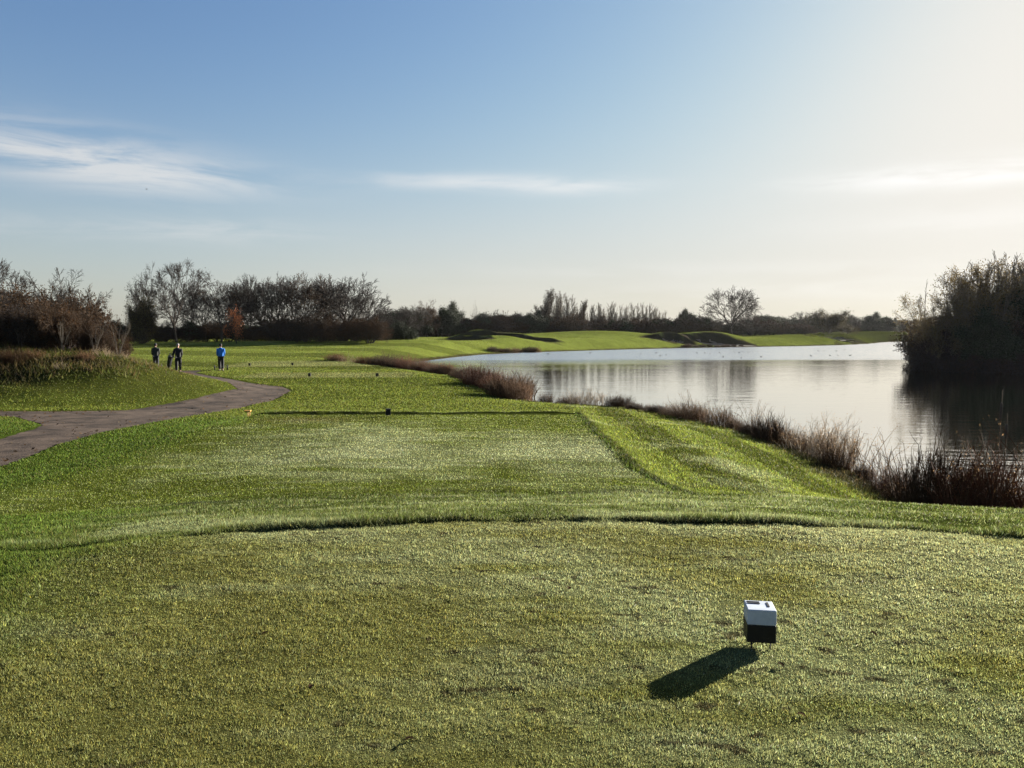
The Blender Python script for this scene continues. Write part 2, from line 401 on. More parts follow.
bp = N(nt, 'ShaderNodeBump', Strength=.7, Distance=.02); L(ml.outputs[0], bp.inputs['Height']); L(bp.outputs[0], b.inputs['Normal'])
M['turf'] = m
ground = tag(link('ground', me, m), 'undulating grass ground of the golf course from tee to far bank', 'ground', kind='structure')

# ------------------------------------------------------------------ grass blades over the ground (nobody could count them)
def in_view_points(n, r0, r1, half=40.5):
    r = np.exp(rng.uniform(math.log(r0), math.log(r1), n)); a = np.radians(rng.uniform(-half, half, n))
    return r * np.sin(a), r * np.cos(a), r

def blade_mesh(name, x, y, z, h, w, lean, col):
    n = len(x); az = rng.uniform(0, 2 * math.pi, n); la = rng.uniform(0, 2 * math.pi, n)
    dx, dy = np.cos(az) * w * .5, np.sin(az) * w * .5
    lx, ly = np.cos(la) * lean * h, np.sin(la) * lean * h
    co = np.empty((n, 3, 3))
    co[:, 0] = np.stack([x - dx, y - dy, z - .004], 1); co[:, 1] = np.stack([x + dx, y + dy, z - .004], 1)
    co[:, 2] = np.stack([x + lx, y + ly, z + h * np.sqrt(np.maximum(.05, 1 - lean ** 2))], 1)
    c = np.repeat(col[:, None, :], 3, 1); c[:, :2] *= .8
    return np_mesh(name, co.reshape(-1, 3), np.arange(n * 3).reshape(-1, 3), 3, False, c.reshape(-1, 3))

M['blade'] = leafy('grass_blade', trans=.5, rough=.6, spec=.06)

def sow(n, r0, r1):
    x, y, r = in_view_points(n, r0, r1)
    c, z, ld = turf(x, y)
    ok = (ld > .1) & (poly_sdf(PATH, x, y) > .02 + .10 * rng.random(len(x))) & (poly_sdf(PATH_FAR, x, y) > .05)
    for cx, cy, rx, ry, dd in BUNKERS: ok &= ((x - cx) / rx) ** 2 + ((y - cy) / ry) ** 2 > 1.3
    x, y, r, c, ld = x[ok], y[ok], r[ok], c[ok], ld[ok]; z = {k: v[ok] for k, v in z.items()}
    rough = np.full(len(x), .022)
    rough = np.where(z['tee'] > .5, .0125 * np.clip(1 + .8 * fbm(x, y, .045, 2, 85) + .45 * fbm(x * .6, y * 1.5, .2, 2, 86), .55, 1.7), rough); rough = np.where(z['tee2'] > .5, .013, rough)
    rough = np.where(z['tee3'] + z['tee4'] > .5, .016, rough)
    front = np.exp(-((z['edge_d'] - .12) / .16) ** 2) * (z['fringe'] > .4)
    patch = np.clip(.65 + .7 * fbm(x, y, .4, 3, 81), .25, 1.5)
    rough = np.where(z['fringe'] > .5, (.030 + .030 * front) * patch, rough)
    side = .5 * np.exp(-((z['right_d'] - .16) / .14) ** 2) * (y > 9.5) * (y < 23)
    rough = rough + .030 * side * patch
    rough = np.where((y > 21.0) & (y < 21.4) & (x > -8) & (x < 2), .006, rough)
    rough = np.where((z['tee2'] < .5) & (y > 21.4) & (y < 22.3) & (x > -8) & (x < 2), .05, rough)
    h = rough * np.clip((r / 5) ** .45, .8, 2.6) * rng.uniform(.55, 1.35, len(x))
    mo = z['mound']; h = h + sstep(.35, .75, mo) * (.05 + .13 * rng.random(len(x)))
    h = h + sstep(1.6, .2, ld) * .08 * rng.random(len(x))
    w = np.clip(.0011 * r, .0026, .2) * rng.uniform(.7, 1.3, len(x))
    v = np.exp(rng.normal(0, 1, len(x)) * np.clip(.56 - .016 * r, .16, .50))[:, None]; hue = rng.normal(0, .10, len(x))
    c = c * v * np.stack([1 + hue, np.ones_like(hue), 1 - hue], 1)
    s = rng.random(len(x)); dewy = (s < .10) & (z['tee'] + z['tee2'] + .5 * z['fringe'] > .45 ); c[dewy] = c[dewy] * .4 + DEW * 1.25 * .6
    straw = (s > .93); c[straw] = c[straw] * .4 + np.array((.17, .13, .055)) * .6
    return blade_mesh('grass', x, y, height(x, y), h, w, np.sqrt(rng.uniform(.05, .92, len(x))), np.clip(c, .005, .55))

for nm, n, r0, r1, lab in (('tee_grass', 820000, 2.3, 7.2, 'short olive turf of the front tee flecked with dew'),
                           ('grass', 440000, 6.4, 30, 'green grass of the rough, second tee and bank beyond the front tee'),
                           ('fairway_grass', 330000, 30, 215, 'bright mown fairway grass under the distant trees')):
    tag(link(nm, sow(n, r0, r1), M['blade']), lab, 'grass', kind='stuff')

# long brown tussocks on top of the mound
n = 26000
x = rng.uniform(-36, -12, n); y = rng.uniform(26, 38, n); c, z, ld = turf(x, y)
tus = fbm(x, y, .8, 2, 91)
ok = (z['mound'] > .45 + .3 * rng.random(n)) & (tus > -.15) & (poly_sdf(PATH, x, y) > .4); x, y, c, tus = x[ok], y[ok], c[ok], tus[ok]
mix = np.clip(rng.random(len(x)) * 1.3, 0, 1)[:, None]
c = (c * (1 - mix) + np.array((.075, .050, .022)) * mix) * rng.lognormal(0, .3, len(x))[:, None]
tag(link('rough_grass', blade_mesh('rough_grass', x, y, height(x, y), rng.uniform(.12, .42, len(x)) * (.6 + tus), rng.uniform(.02, .05, len(x)), rng.uniform(.2, .9, len(x)), c), M['blade']),
    'long brown tussocky grass on the mound below the thicket', 'grass', kind='stuff')

# ------------------------------------------------------------------ path
def poly_sheet(name, poly, cell, dz, mat):
    P = np.array(poly); x0, y0 = P.min(0); x1, y1 = P.max(0)
    xs = np.arange(x0 - cell, x1 + cell * 2, cell); ys = np.arange(y0 - cell, y1 + cell * 2, cell)
    X, Y = np.meshgrid(xs, ys); X = X.ravel(); Y = Y.ravel(); nx = len(xs)
    d = poly_sdf(poly, X, Y)
    near = d > 0
    ex, ey = X.copy(), Y.copy(); e = 1e-3
    gxx = (poly_sdf(poly, X + e, Y) - poly_sdf(poly, X - e, Y)) / (2 * e); gyy = (poly_sdf(poly, X, Y + e) - poly_sdf(poly, X, Y - e)) / (2 * e)
    ex[near] -= gxx[near] * d[near]; ey[near] -= gyy[near] * d[near]
    ii = (np.arange(len(ys) - 1)[:, None] * nx + np.arange(nx - 1)[None]).ravel()
    Q = np.stack([ii, ii + 1, ii + nx + 1, ii + nx], 1)
    keep = (d[Q] < cell * .5).all(1); Q = Q[keep]
    u, inv = np.unique(Q, return_inverse=True); Q = inv.reshape(-1, 4)
    wob = .05 * fbm(ex[u], ey[u], .5, 2, 33)
    zz = height(ex[u], ey[u], dig=False) + dz
    return np_mesh(name, np.stack([ex[u], ey[u], zz], 1), Q, 4, True)

m, nt, b = new_mat('worn_asphalt'); L = nt.links.new
geo = N(nt, 'ShaderNodeNewGeometry'); a1 = N(nt, 'ShaderNodeTexNoise', Scale=1.3, Detail=6.0, Roughness=.7); a2 = N(nt, 'ShaderNodeTexNoise', Scale=28.0, Detail=3.0, Roughness=.7)
vo = N(nt, 'ShaderNodeTexVoronoi', Scale=.8); vo.feature = 'DISTANCE_TO_EDGE'
for q in (a1, a2, vo): L(geo.outputs['Position'], q.inputs['Vector'])
cr = N(nt, 'ShaderNodeValToRGB'); L(a1.outputs['Fac'], cr.inputs['Fac'])
cr.color_ramp.elements[0].position = .34; cr.color_ramp.elements[0].color = (.022, .017, .014, 1); cr.color_ramp.elements[1].position = .66; cr.color_ramp.elements[1].color = (.088, .066, .051, 1)
mr = N(nt, 'ShaderNodeMapRange'); L(a2.outputs['Fac'], mr.inputs['Value'])
for k, v in (('From Min', .3), ('From Max', .7), ('To Min', .65), ('To Max', 1.3)): mr.inputs[k].default_value = v
vm = N(nt, 'ShaderNodeVectorMath', operation='SCALE'); L(cr.outputs[0], vm.inputs[0]); L(mr.outputs[0], vm.inputs['Scale']); L(vm.outputs[0], b.inputs['Base Color'])
b.inputs['Roughness'].default_value = .85; b.inputs['Specular IOR Level'].default_value = .08
bp = N(nt, 'ShaderNodeBump', Strength=.5, Distance=.02); L(a2.outputs['Fac'], bp.inputs['Height']); L(bp.outputs[0], b.inputs['Normal'])
M['path'] = m
tag(link('path', poly_sheet('path', PATH, .12, -.018, m), m), 'worn brown grey buggy path forking beside the second tee', 'path', kind='structure')
tag(link('path', poly_sheet('path', PATH_FAR, .2, -.018, m), m), 'short brown stretch of path where the golfers walk', 'path', kind='structure')

# leaves and grit strewn along the path
n = 900; k_ = rng.integers(2, 21, n); P0 = np.array(PATH)[k_]; P1 = np.array(PATH)[(k_ + 1) % len(PATH)]; t_ = rng.random((n, 1)); q = P0 + (P1 - P0) * t_ + rng.normal(0, .35, (n, 2))
q = np.concatenate([q, np.stack([rng.uniform(-16, -8.5, 260), rng.uniform(12, 36, 260)], 1)]); q = q[poly_sdf(PATH, q[:, 0], q[:, 1]) < -.02]
n = len(q); zz = height(q[:, 0], q[:, 1], dig=False) - .012; a_ = rng.uniform(0, 6.28, n); s_ = rng.uniform(.02, .055, n)
u_ = np.stack([np.cos(a_) * s_, np.sin(a_) * s_, rng.normal(0, .008, n)], 1); w_ = np.stack([-np.sin(a_) * s_ * .6, np.cos(a_) * s_ * .6, rng.normal(0, .012, n)], 1); c_ = np.stack([q[:, 0], q[:, 1], zz + .012], 1)
co = np.stack([c_ - u_, c_ + w_, c_ + u_, c_ - w_], 1).reshape(-1, 3)
tn = np.repeat(np.array([(.05, .03, .016), (.09, .05, .02), (.03, .022, .015), (.10, .075, .045)])[rng.integers(0, 4, n)], 4, 0)
tag(link('leaf_litter', np_mesh('leaf_litter', co, np.arange(n * 4).reshape(-1, 4), 4, False, tn), M['blade']), 'brown leaf litter and grit strewn over the buggy path', 'leaf litter', kind='stuff')

# ------------------------------------------------------------------ bunkers
M['sand'] = simple('damp_sand', (.085, .075, .062), .95, .2, .6, spec=.05, bump=.3)
for k, (cx, cy, rx, ry, dd) in enumerate(BUNKERS):
    t = np.linspace(0, 2 * math.pi, 40, endpoint=False); s = .86 + .13 * np.sin(3 * t + cx) + .08 * np.sin(5 * t)
    poly = list(zip(cx + rx * s * np.cos(t), cy + ry * s * np.sin(t)))
    lab = ['small sand bunker nearest the near end of the left far mound', 'long sand bunker cut into the left far mound', 'narrow sand bunker at the right end of the left far mound',
           'sand bunker by the far shoreline left of the lone bare tree', 'wide sand bunker under the lone round bare tree', 'sand bunker on the far bank near the island'][k]
    tag(link('sand_bunker', poly_sheet('sand_bunker', poly, .3, .05, M['sand']), M['sand']), lab, 'bunker', kind='structure')

# ------------------------------------------------------------------ water
m, nt, b = new_mat('lake_water'); L = nt.links.new
geo = N(nt, 'ShaderNodeNewGeometry'); sx = N(nt, 'ShaderNodeSeparateXYZ'); L(geo.outputs['Position'], sx.inputs[0])
mp = N(nt, 'ShaderNodeMapping', Scale=(.5, 1.3, 1)); L(geo.outputs['Position'], mp.inputs['Vector'])
w1 = N(nt, 'ShaderNodeTexNoise', Scale=1.6, Detail=4.0, Roughness=.55); L(mp.outputs[0], w1.inputs['Vector'])
w2 = N(nt, 'ShaderNodeTexNoise', Scale=.28, Detail=2.0, Roughness=.5); L(mp.outputs[0], w2.inputs['Vector'])
mp2 = N(nt, 'ShaderNodeMapping', Scale=(.012, .055, 1)); L(geo.outputs['Position'], mp2.inputs['Vector'])
wb = N(nt, 'ShaderNodeTexNoise', Scale=1.0, Detail=4.0, Roughness=.6); L(mp2.outputs[0], wb.inputs['Vector'])
# wind ruffles the open water beyond about 80 m
yy = N(nt, 'ShaderNodeMath', operation='MULTIPLY_ADD'); L(wb.outputs['Fac'], yy.inputs[0]); yy.inputs[1].default_value = 46; L(sx.outputs['Y'], yy.inputs[2])
fr = N(nt, 'ShaderNodeMapRange', interpolation_type='SMOOTHSTEP'); L(yy.outputs[0], fr.inputs['Value'])
for k, v in (('From Min', 94.0), ('From Max', 108.0), ('To Min', 0.0), ('To Max', 1.0)): fr.inputs[k].default_value = v
st = N(nt, 'ShaderNodeMapRange', interpolation_type='SMOOTHSTEP'); L(wb.outputs['Fac'], st.inputs['Value'])
for k, v in (('From Min', .52), ('From Max', .62), ('To Min', .035), ('To Max', .10)): st.inputs[k].default_value = v
mxx = N(nt, 'ShaderNodeMath', operation='MAXIMUM'); L(fr.outputs[0], mxx.inputs[0]); L(st.outputs[0], mxx.inputs[1])
hsum = N(nt, 'ShaderNodeMath', operation='ADD'); L(w1.outputs['Fac'], hsum.inputs[0]); L(w2.outputs['Fac'], hsum.inputs[1])
bp = N(nt, 'ShaderNodeBump', Distance=.30); L(hsum.outputs[0], bp.inputs['Height']); L(mxx.outputs[0], bp.inputs['Strength']); L(bp.outputs[0], b.inputs['Normal'])
b.inputs['Base Color'].default_value = (.012, .014, .012, 1); b.inputs['IOR'].default_value = 1.333; b.inputs['Roughness'].default_value = .03
rg_ = N(nt, 'ShaderNodeMapRange'); L(fr.outputs[0], rg_.inputs['Value']); rg_.inputs['To Min'].default_value = .03; rg_.inputs['To Max'].default_value = .26; L(rg_.outputs[0], b.inputs['Roughness'])
gl = N(nt, 'ShaderNodeBsdfGlossy'); L(rg_.outputs[0], gl.inputs['Roughness']); gl.inputs['Color'].default_value = (1.0, .955, .88, 1); L(bp.outputs[0], gl.inputs['Normal'])
mxs = N(nt, 'ShaderNodeMixShader', Fac=.72); L(b.outputs[0], mxs.inputs[1]); L(gl.outputs[0], mxs.inputs[2]); L(mxs.outputs[0], nt.nodes['Material Output'].inputs['Surface'])
M['water'] = m
P = np.array(LAKE)
me = bpy.data.meshes.new('lake_water')
me.from_pydata([(-60, 3, WL), (320, 3, WL), (320, 330, WL), (-60, 330, WL)], [], [(0, 1, 2, 3)])
# only where the ground dips: a sheet a little wider than the lake
bm = bmesh.new(); cen = P.mean(0); vs = []
PP = np.array([(29.6, 3.0), (13.7, 7.8), (9.1, 9.6), (6.9, 10.3), (6.2, 11.6), (6.3, 13.5), (6.6, 16.4), (6.5, 20.2), (5.6, 24.6), (4.4, 27.8), (3.2, 28.9), (1.2, 30.2), (-.2, 32), (-.9, 37),
               (-1.9, 43), (-3.8, 48.5), (-6.4, 53.6), (-9.6, 59.6), (-12, 64.4), (-11.8, 68.3), (-9.5, 74.4), (-7.2, 86.4), (-4.5, 95.4), (.5, 104.6), (8, 112.7), (16.6, 121.8), (28.6, 132.5), (41.6, 141), (54.6, 149), (69, 161), (83, 179), (98, 204), (124.5, 227.5), (190.5, 241.5), (231, 120), (160.5, 9.5)])
for q in PP: vs.append(bm.verts.new((q[0], q[1], WL)))
f = bm.faces.new(vs); f.normal_update()
if f.normal.z < 0: f.normal_flip()
bmesh.ops.triangulate(bm, faces=[f]); me2 = bpy.data.meshes.new('lake_water'); bm.to_mesh(me2); bm.free()
bpy.data.meshes.remove(me)
tag(link('lake_water', me2, m), 'calm pale lake reflecting the sky and the dark island', 'lake', kind='structure')
# ------------------------------------------------------------------ trees and shrubs: grown limb by limb
UP = np.array((0, 0, 1.0))
def unit(v): return v / (np.linalg.norm(v) + 1e-9)

def grow(rg, segs, tips, p, d, L, r, lev, sp):
    n = sp['steps'][lev]; st = L / n; last = lev == len(sp['steps']) - 1
    for k in range(n):
        t = (k + 1) / n
        d = unit(d + rg.normal(0, sp['wob'][lev], 3) + UP * sp['trop'][lev])
        q = p + d * st; r2 = max(r * (1 - sp['taper'][lev] / n), sp['rmin'])
        segs[min(lev, 3)].append((p, q, r, r2)); p, r = q, r2
        if not last and t >= sp['start'][lev]:
            for c in range(sp['kids'][lev]):
                a = sp['ang'][lev] * rg.uniform(.7, 1.25); o = unit(np.cross(d, rg.normal(0, 1, 3)))
                cd = unit(d * math.cos(a) + o * math.sin(a))
                if cd[2] < sp.get('minz', -.2): cd[2] = sp.get('minz', -.2) * rg.random(); cd = unit(cd)
                grow(rg, segs, tips, p, cd, L * sp['ratio'][lev] * rg.uniform(.65, 1.2) * (1.15 - .5 * t), max(r * sp['rk'], sp['rmin']), lev + 1, sp)
    if last: tips.append((p, d))

def fork(rg, segs, tips, p, d, L, r, lev, sp):
    """each limb divides again and again: the fan shaped crown of an old hedgerow tree"""
    n = 3 if lev < 3 else 2; st = L / n
    for k in range(n):
        d = unit(d + rg.normal(0, sp['wob'], 3) + UP * sp['trop']); q = p + d * st; r2 = max(r * .93, sp['rmin'])
        segs[0 if lev < 3 else 2].append((p, q, r, r2)); p, r = q, r2
        if lev < 2 and (k > 0 or lev == 1) and rg.random() < .9:          # limbs lower down the bole
            o = unit(np.cross(d, rg.normal(0, 1, 3))); a = rg.uniform(.75, 1.1); ld = unit(d * math.cos(a) + o * math.sin(a))
            fork(rg, segs, tips, p, ld, L * sp['ratio'] ** 2 * rg.uniform(.9, 1.25), max(r * .45, sp['rmin']), lev + 3, sp)
        if lev >= 3:
            for s in range(sp['side']):
                o = unit(np.cross(d, rg.normal(0, 1, 3))); sd = unit(d * .75 + o * .7); ln = L * rg.uniform(.3, .75); a = p; rr = max(r * .45, sp['rmin'])
                for w in range(2):
                    sd = unit(sd + rg.normal(0, .2, 3) + UP * .08); e = a + sd * ln * .5; segs[3].append((a, e, rr, rr * .8)); a = e
                tips.append((a, sd))
    if lev == sp['n']: tips.append((p, d)); return
    m = sp['m0'] if lev == 0 else 2 + (rg.random() < sp['three']); ph = rg.uniform(0, 6.28); o1 = unit(np.cross(d, UP + rg.normal(0, .3, 3))); o2 = np.cross(d, o1)
    for c in range(m):
        w = ph + 6.283 * c / m + rg.uniform(-.4, .4); a = sp['ang'] * rg.uniform(.6, 1.3) * (1.25 if lev == 0 else 1)
        cd = unit(d * math.cos(a) + (o1 * math.cos(w) + o2 * math.sin(w)) * math.sin(a))
        if lev and rg.random() < .06: continue
        fork(rg, segs, tips, p, cd, L * sp['ratio'] * rg.uniform(.8, 1.15), max(r * sp['rk'], sp['rmin']), lev + 1, sp)

def tubes(segs, k):
    S = np.array([np.concatenate([a, b, [r0, r1]]) for a, b, r0, r1 in segs]); n = len(S)
    A, B, r0, r1 = S[:, :3], S[:, 3:6], S[:, 6], S[:, 7]
    t = B - A; t /= np.linalg.norm(t, axis=1)[:, None] + 1e-9
    ref = np.where(np.abs(t[:, 2:3]) < .9, np.array([[0, 0, 1.0]]), np.array([[1.0, 0, 0]]))
    u = np.cross(t, ref); u /= np.linalg.norm(u, axis=1)[:, None] + 1e-9; v = np.cross(t, u)
    w = np.arange(k) * 2 * math.pi / k
    ring = u[:, None] * np.cos(w)[None, :, None] + v[:, None] * np.sin(w)[None, :, None]
    co = np.concatenate([A[:, None] + ring * r0[:, None, None], B[:, None] + ring * r1[:, None, None]], 1)
    base = (np.arange(n) * 2 * k)[:, None, None]; j = np.arange(k)[None, :, None]
    f = np.concatenate([base + j, base + (j + 1) % k, base + k + (j + 1) % k, base + k + j], 2).reshape(-1, 4)
    return co.reshape(-1, 3), f

def leaves(rg, pts, per, spread, size):
    P = np.repeat(np.array([p for p, d in pts]), per, 0); n = len(P)
    P = P + rg.normal(0, spread, (n, 3)); a = rg.normal(0, 1, (n, 3)); a /= np.linalg.norm(a, axis=1)[:, None]
    b = np.cross(a, rg.normal(0, 1, (n, 3))); b /= np.linalg.norm(b, axis=1)[:, None]
    s = size * rg.uniform(.6, 1.4, n)[:, None]
    co = np.stack([P - a * s, P + b * s * .55, P + a * s, P - b * s * .55], 1)
    return co.reshape(-1, 3), np.arange(n * 4).reshape(-1, 4)

PROTO = {}
def make_tree(kind, seed, sp, bark, twig, leaf=None, thing='bare_tree', trunk_levels=2, stems=1, spread=0.0, per=0, lspread=.1, lsize=.06, frac=1.0, height_to=1.0):
    """a tree 1 m ... 'height_to' m high at its origin: trunk (with its limbs), crown (the finer branches), foliage where leaves are left"""
    rg = np.random.default_rng(seed); segs = [[], [], [], []]; tips = []
    for s in range(stems):
        if stems == 1: p, d = np.zeros(3), UP.copy()
        else:
            a = rg.uniform(0, 2 * math.pi); q = spread * math.sqrt(rg.random())
            p = np.array((q * math.cos(a) * .35, q * math.sin(a) * .35, 0)); d = unit(np.array((math.cos(a) * q, math.sin(a) * q, 1.0)))
        (fork if 'm0' in sp else grow)(rg, segs, tips, p, d, sp['L'] * (1 if stems == 1 else rg.uniform(.6, 1.1)), sp['r'], 0, sp)
    top = max(max(b[2] for a, b, c, e in s) for s in segs if s)
    k = height_to / top
    lo = sum(segs[:trunk_levels], []); hi = sum(segs[trunk_levels:], [])
    sc = lambda L: [(a * k, b * k, c * k, e * k) for a, b, c, e in L]
    root = empty(thing)
    link('trunk', np_mesh('trunk', *tubes(sc(lo), 6), 4, True), M[bark], root)
    if hi: link('crown', np_mesh('crown', *tubes(sc(hi), 3), 4, True), M[twig], root)
    if leaf:
        tp = [(p * k, d) for p, d in tips if rg.random() < frac]
        link('foliage', np_mesh('foliage', *leaves(rg, tp, per, lspread, lsize), 4, False), M[leaf], root)
    root['h'] = height_to
    PROTO.setdefault(kind, []).append([root, False])
    return root

OAK = dict(L=2.0, r=.25, m0=5, n=8, ang=.44, ratio=.83, wob=.07, trop=.02, three=.16, side=1, rk=.70, rmin=.021)
TREE_SMALL = dict(L=1.3, r=.16, m0=4, n=6, ang=.50, ratio=.82, wob=.10, trop=.03, three=.25, side=1, rk=.68, rmin=.012)
ASH = dict(L=2.4, r=.22, m0=4, n=8, ang=.39, ratio=.82, wob=.06, trop=.035, three=.16, side=1, rk=.70, rmin=.021)
WIL = dict(L=9.0, r=.11, steps=[9, 5, 4], kids=[3, 2], start=[.15, .2], ang=[.42, .55], ratio=[.32, .45], wob=[.04, .10, .18], trop=[.05, .14, .06], taper=[.8, .7, .6], rk=.45, rmin=.024)
BUSH = dict(L=2.6, r=.045, steps=[6, 5, 4, 3], kids=[2, 2, 2], start=[.2, .2, .25], ang=[.75, .75, .8], ratio=[.5, .5, .5], wob=[.14, .2, .24, .28], trop=[.02, .03, .01, .0], taper=[.65, .6, .6, .6], rk=.6, rmin=.009, minz=-.35)
SPRAY = dict(L=5.0, r=.07, steps=[7, 5, 4, 3], kids=[1, 2, 2], start=[.25, .2, .2], ang=[.5, .6, .7], ratio=[.45, .45, .5], wob=[.08, .12, .18, .22], trop=[.04, .07, .03, .02], taper=[.7, .6, .6, .6], rk=.55, rmin=.008)
WHIP = dict(L=6.0, r=.05, steps=[8, 5, 3], kids=[1, 1], start=[.3, .3], ang=[.35, .4], ratio=[.32, .4], wob=[.05, .09, .15], trop=[.06, .1, .05], taper=[.8, .7, .6], rk=.5, rmin=.014)

for s in (11, 12, 13): make_tree('oak', s, OAK, 'bark', 'twig', thing='bare_tree', height_to=10)
for s in (21, 22, 23): make_tree('ash', s, ASH, 'bark', 'twig', thing='bare_tree', height_to=10)
make_tree('oakred', 14, OAK, 'bark', 'twig_red', 'leaf_red', 'bare_tree', per=1, lspread=.2, lsize=.08, frac=.6, height_to=10)
make_tree('ashdark', 24, ASH, 'bark', 'twig', 'leaf_brown', 'bare_tree', per=1, lspread=.2, lsize=.07, frac=.7, height_to=10)
for s in (31, 32): make_tree('poplar', s, WIL, 'bark_grey', 'twig_pale', thing='willow_tree', trunk_levels=1, stems=9, spread=.34, height_to=10)
make_tree('poplarleaf', 33, WIL, 'bark_grey', 'twig_pale', 'leaf_brown', 'willow_tree', trunk_levels=1, stems=9, spread=.34, per=2, lspread=.2, lsize=.10, frac=.6, height_to=10)
for s in (41, 42, 43): make_tree('bush', s, BUSH, 'twig', 'twig', 'leaf_brown', 'shrub', trunk_levels=1, stems=15, spread=1.1, per=2, lspread=.14, lsize=.045, frac=.30, height_to=3.5)
for s in (44, 45): make_tree('bushred', s, BUSH, 'twig', 'twig_red', 'leaf_red', 'shrub', trunk_levels=1, stems=15, spread=1.0, per=2, lspread=.14, lsize=.04, frac=.25, height_to=3.5)
for s in (46, 47): make_tree('evergreen', s, BUSH, 'bark', 'twig', 'leaf_dark', 'evergreen_bush', trunk_levels=1, stems=9, spread=.7, per=16, lspread=.22, lsize=.06, frac=.8, height_to=4)
make_tree('olive', 48, BUSH, 'bark', 'twig', 'leaf_olive', 'leafy_bush', trunk_levels=1, stems=10, spread=.8, per=5, lspread=.24, lsize=.05, frac=.6, height_to=4)
make_tree('orange', 49, TREE_SMALL, 'bark', 'twig', 'leaf_orange', 'autumn_tree', per=5, lspread=.16, lsize=.07, frac=.4, height_to=4)
make_tree('spray', 51, SPRAY, 'bark_grey', 'twig', None, 'young_tree', trunk_levels=1, stems=6, spread=.4, height_to=6)
make_tree('sprayleaf', 52, SPRAY, 'twig_pale', 'twig_pale', 'leaf_gold', 'leafy_sapling', trunk_levels=1, stems=7, spread=.45, per=4, lspread=.16, lsize=.045, frac=.5, height_to=6)
make_tree('whip', 53, WHIP, 'bark_grey', 'twig_pale', None, 'sapling', trunk_levels=1, stems=5, spread=.28, height_to=6)

def plant(kind, x, y, h, label, cat, group=None, w=1.0, var=None, sink=.08, rz=None, z=None):
    lst = PROTO[kind]; e = lst[(len(lst) and random.randrange(len(lst))) if var is None else var % len(lst)]
    if e[1]: o = copy_tree(e[0])
    else: o = e[0]; e[1] = True
    if z is None: z = float(height(np.array([x]), np.array([y]))[0])
    s = h / e[0]['h']; o.location = (x, y, z - sink); o.scale = (s * w, s * w, s); o.rotation_euler = (0, 0, random.uniform(0, 6.28) if rz is None else rz)
    if 'group' in o.keys(): del o['group']
    tag(o, label, cat, group); return o

FOC, EYE = 760.0, 1.6
def at(bearing, dist): return bearing / FOC * dist, dist      # bearing in pixels right of the view axis; gives a place on the ground
def rise(row_up, dist, x):                                      # height of a top seen 'row_up' pixels above eye level
    return EYE + row_up / FOC * dist - float(height(np.array([x]), np.array([dist]))[0])

def put(kind, px, dist, top, label, cat, group=None, w=1.0, var=None, rz=None):
    x, y = at(px - 512, dist); return plant(kind, x, y, rise(331 - top, dist, x) + .08, label, cat, group, w, var, rz=rz)

# the trees one can tell apart, from left to right
T = 'tree'
put('ash', 2, 46, 256, 'bare dark tree at the far left end of the thicket', T, w=.95, var=0)
put('spray', 64, 44, 266, 'bare spreading sapling rising above the middle of the left thicket', T, w=1.0, rz=.4)
put('spray', 44, 47, 277, 'smaller bare sapling left of the spreading one above the left thicket', T, w=.8, rz=2.4)
put('whip', 90, 46, 282, 'thin upright stems above the right half of the left thicket', T, w=1.2)
put('ashdark', 147, 99, 262, 'dark bare tree with clinging leaves left of the tallest tree', T, w=.7)
put('ash', 177, 101, 257, 'tallest bare tree with a wide fan of branches behind the golfers', T, w=.95, var=1)
put('ash', 203, 108, 285, 'low bare tree between the tallest tree and the one above the blue golfer', T, w=.8, var=2)
put('ashdark', 222, 100, 272, 'narrow dark bare tree rising above the golfer in blue', T, w=1.0, rz=1.0)
put('orange', 237, 94, 307, 'small tree with a hint of orange autumn leaves', T, w=.55)
put('ash', 252, 104, 273, 'bare tree just right of the orange leaved tree', T, w=.72, var=0, rz=2)
put('oak', 280, 103, 271, 'broad dense bare tree left of the russet tree', T, w=.9, var=0)
put('oakred', 308, 106, 271, 'bare tree with a russet tinge in its crown', T, w=.9)
put('oak', 346, 104, 271, 'wide round bare tree at the right end of the left tree row', T, w=1.2, var=1)
put('ash', 326, 112, 274, 'bare tree behind the gap between russet tree and wide round tree', T, w=.8, var=2)
for px, d, top, k, w_ in ((192, 112, 279, 'ash', .9), (238, 113, 281, 'oak', .8), (266, 114, 277, 'oak', .9), (294, 114, 274, 'ash', 1.0), (362, 116, 287, 'oak', .8)):
    put(k, px, d, top, 'bare tree in the second rank behind the left tree row', T, 'second rank trees behind the left tree row', w=w_)
put('olive', 143, 96, 297, 'bush with olive brown leaves beside the left thicket', 'bush', w=.55)
put('oak', 402, 150, 304, 'pale bare tree standing apart right of the wide round tree', T, w=1.1, var=2)
put('ash', 383, 160, 308, 'small bare tree low in the gap right of the wide round tree', T, w=1.0, var=1)
put('oakred', 427, 160, 299, 'russet bare tree standing above the dark middle hedge', T, w=.8, rz=1)
put('evergreen', 449, 165, 303, 'dark evergreen tree standing above the middle hedge', T, w=.8, var=0)
put('evergreen', 416, 158, 309, 'dark evergreen bush left of the russet tree in the middle hedge', 'bush', w=1.0, var=1)
put('whip', 474, 168, 300, 'single thin bare stem poking out of the middle hedge', T, w=.5)
put('oakred', 498, 172, 309, 'russet bare crown just left of the left bunker mound', T, w=1.0, rz=3)
put('oak', 519, 176, 310, 'pale small bare tree behind the right part of the left bunkers', T, w=1.0, var=0)
put('evergreen', 535, 172, 311, 'dark evergreen bush at the foot of the tall willow clump', 'bush', w=1.0, var=0)
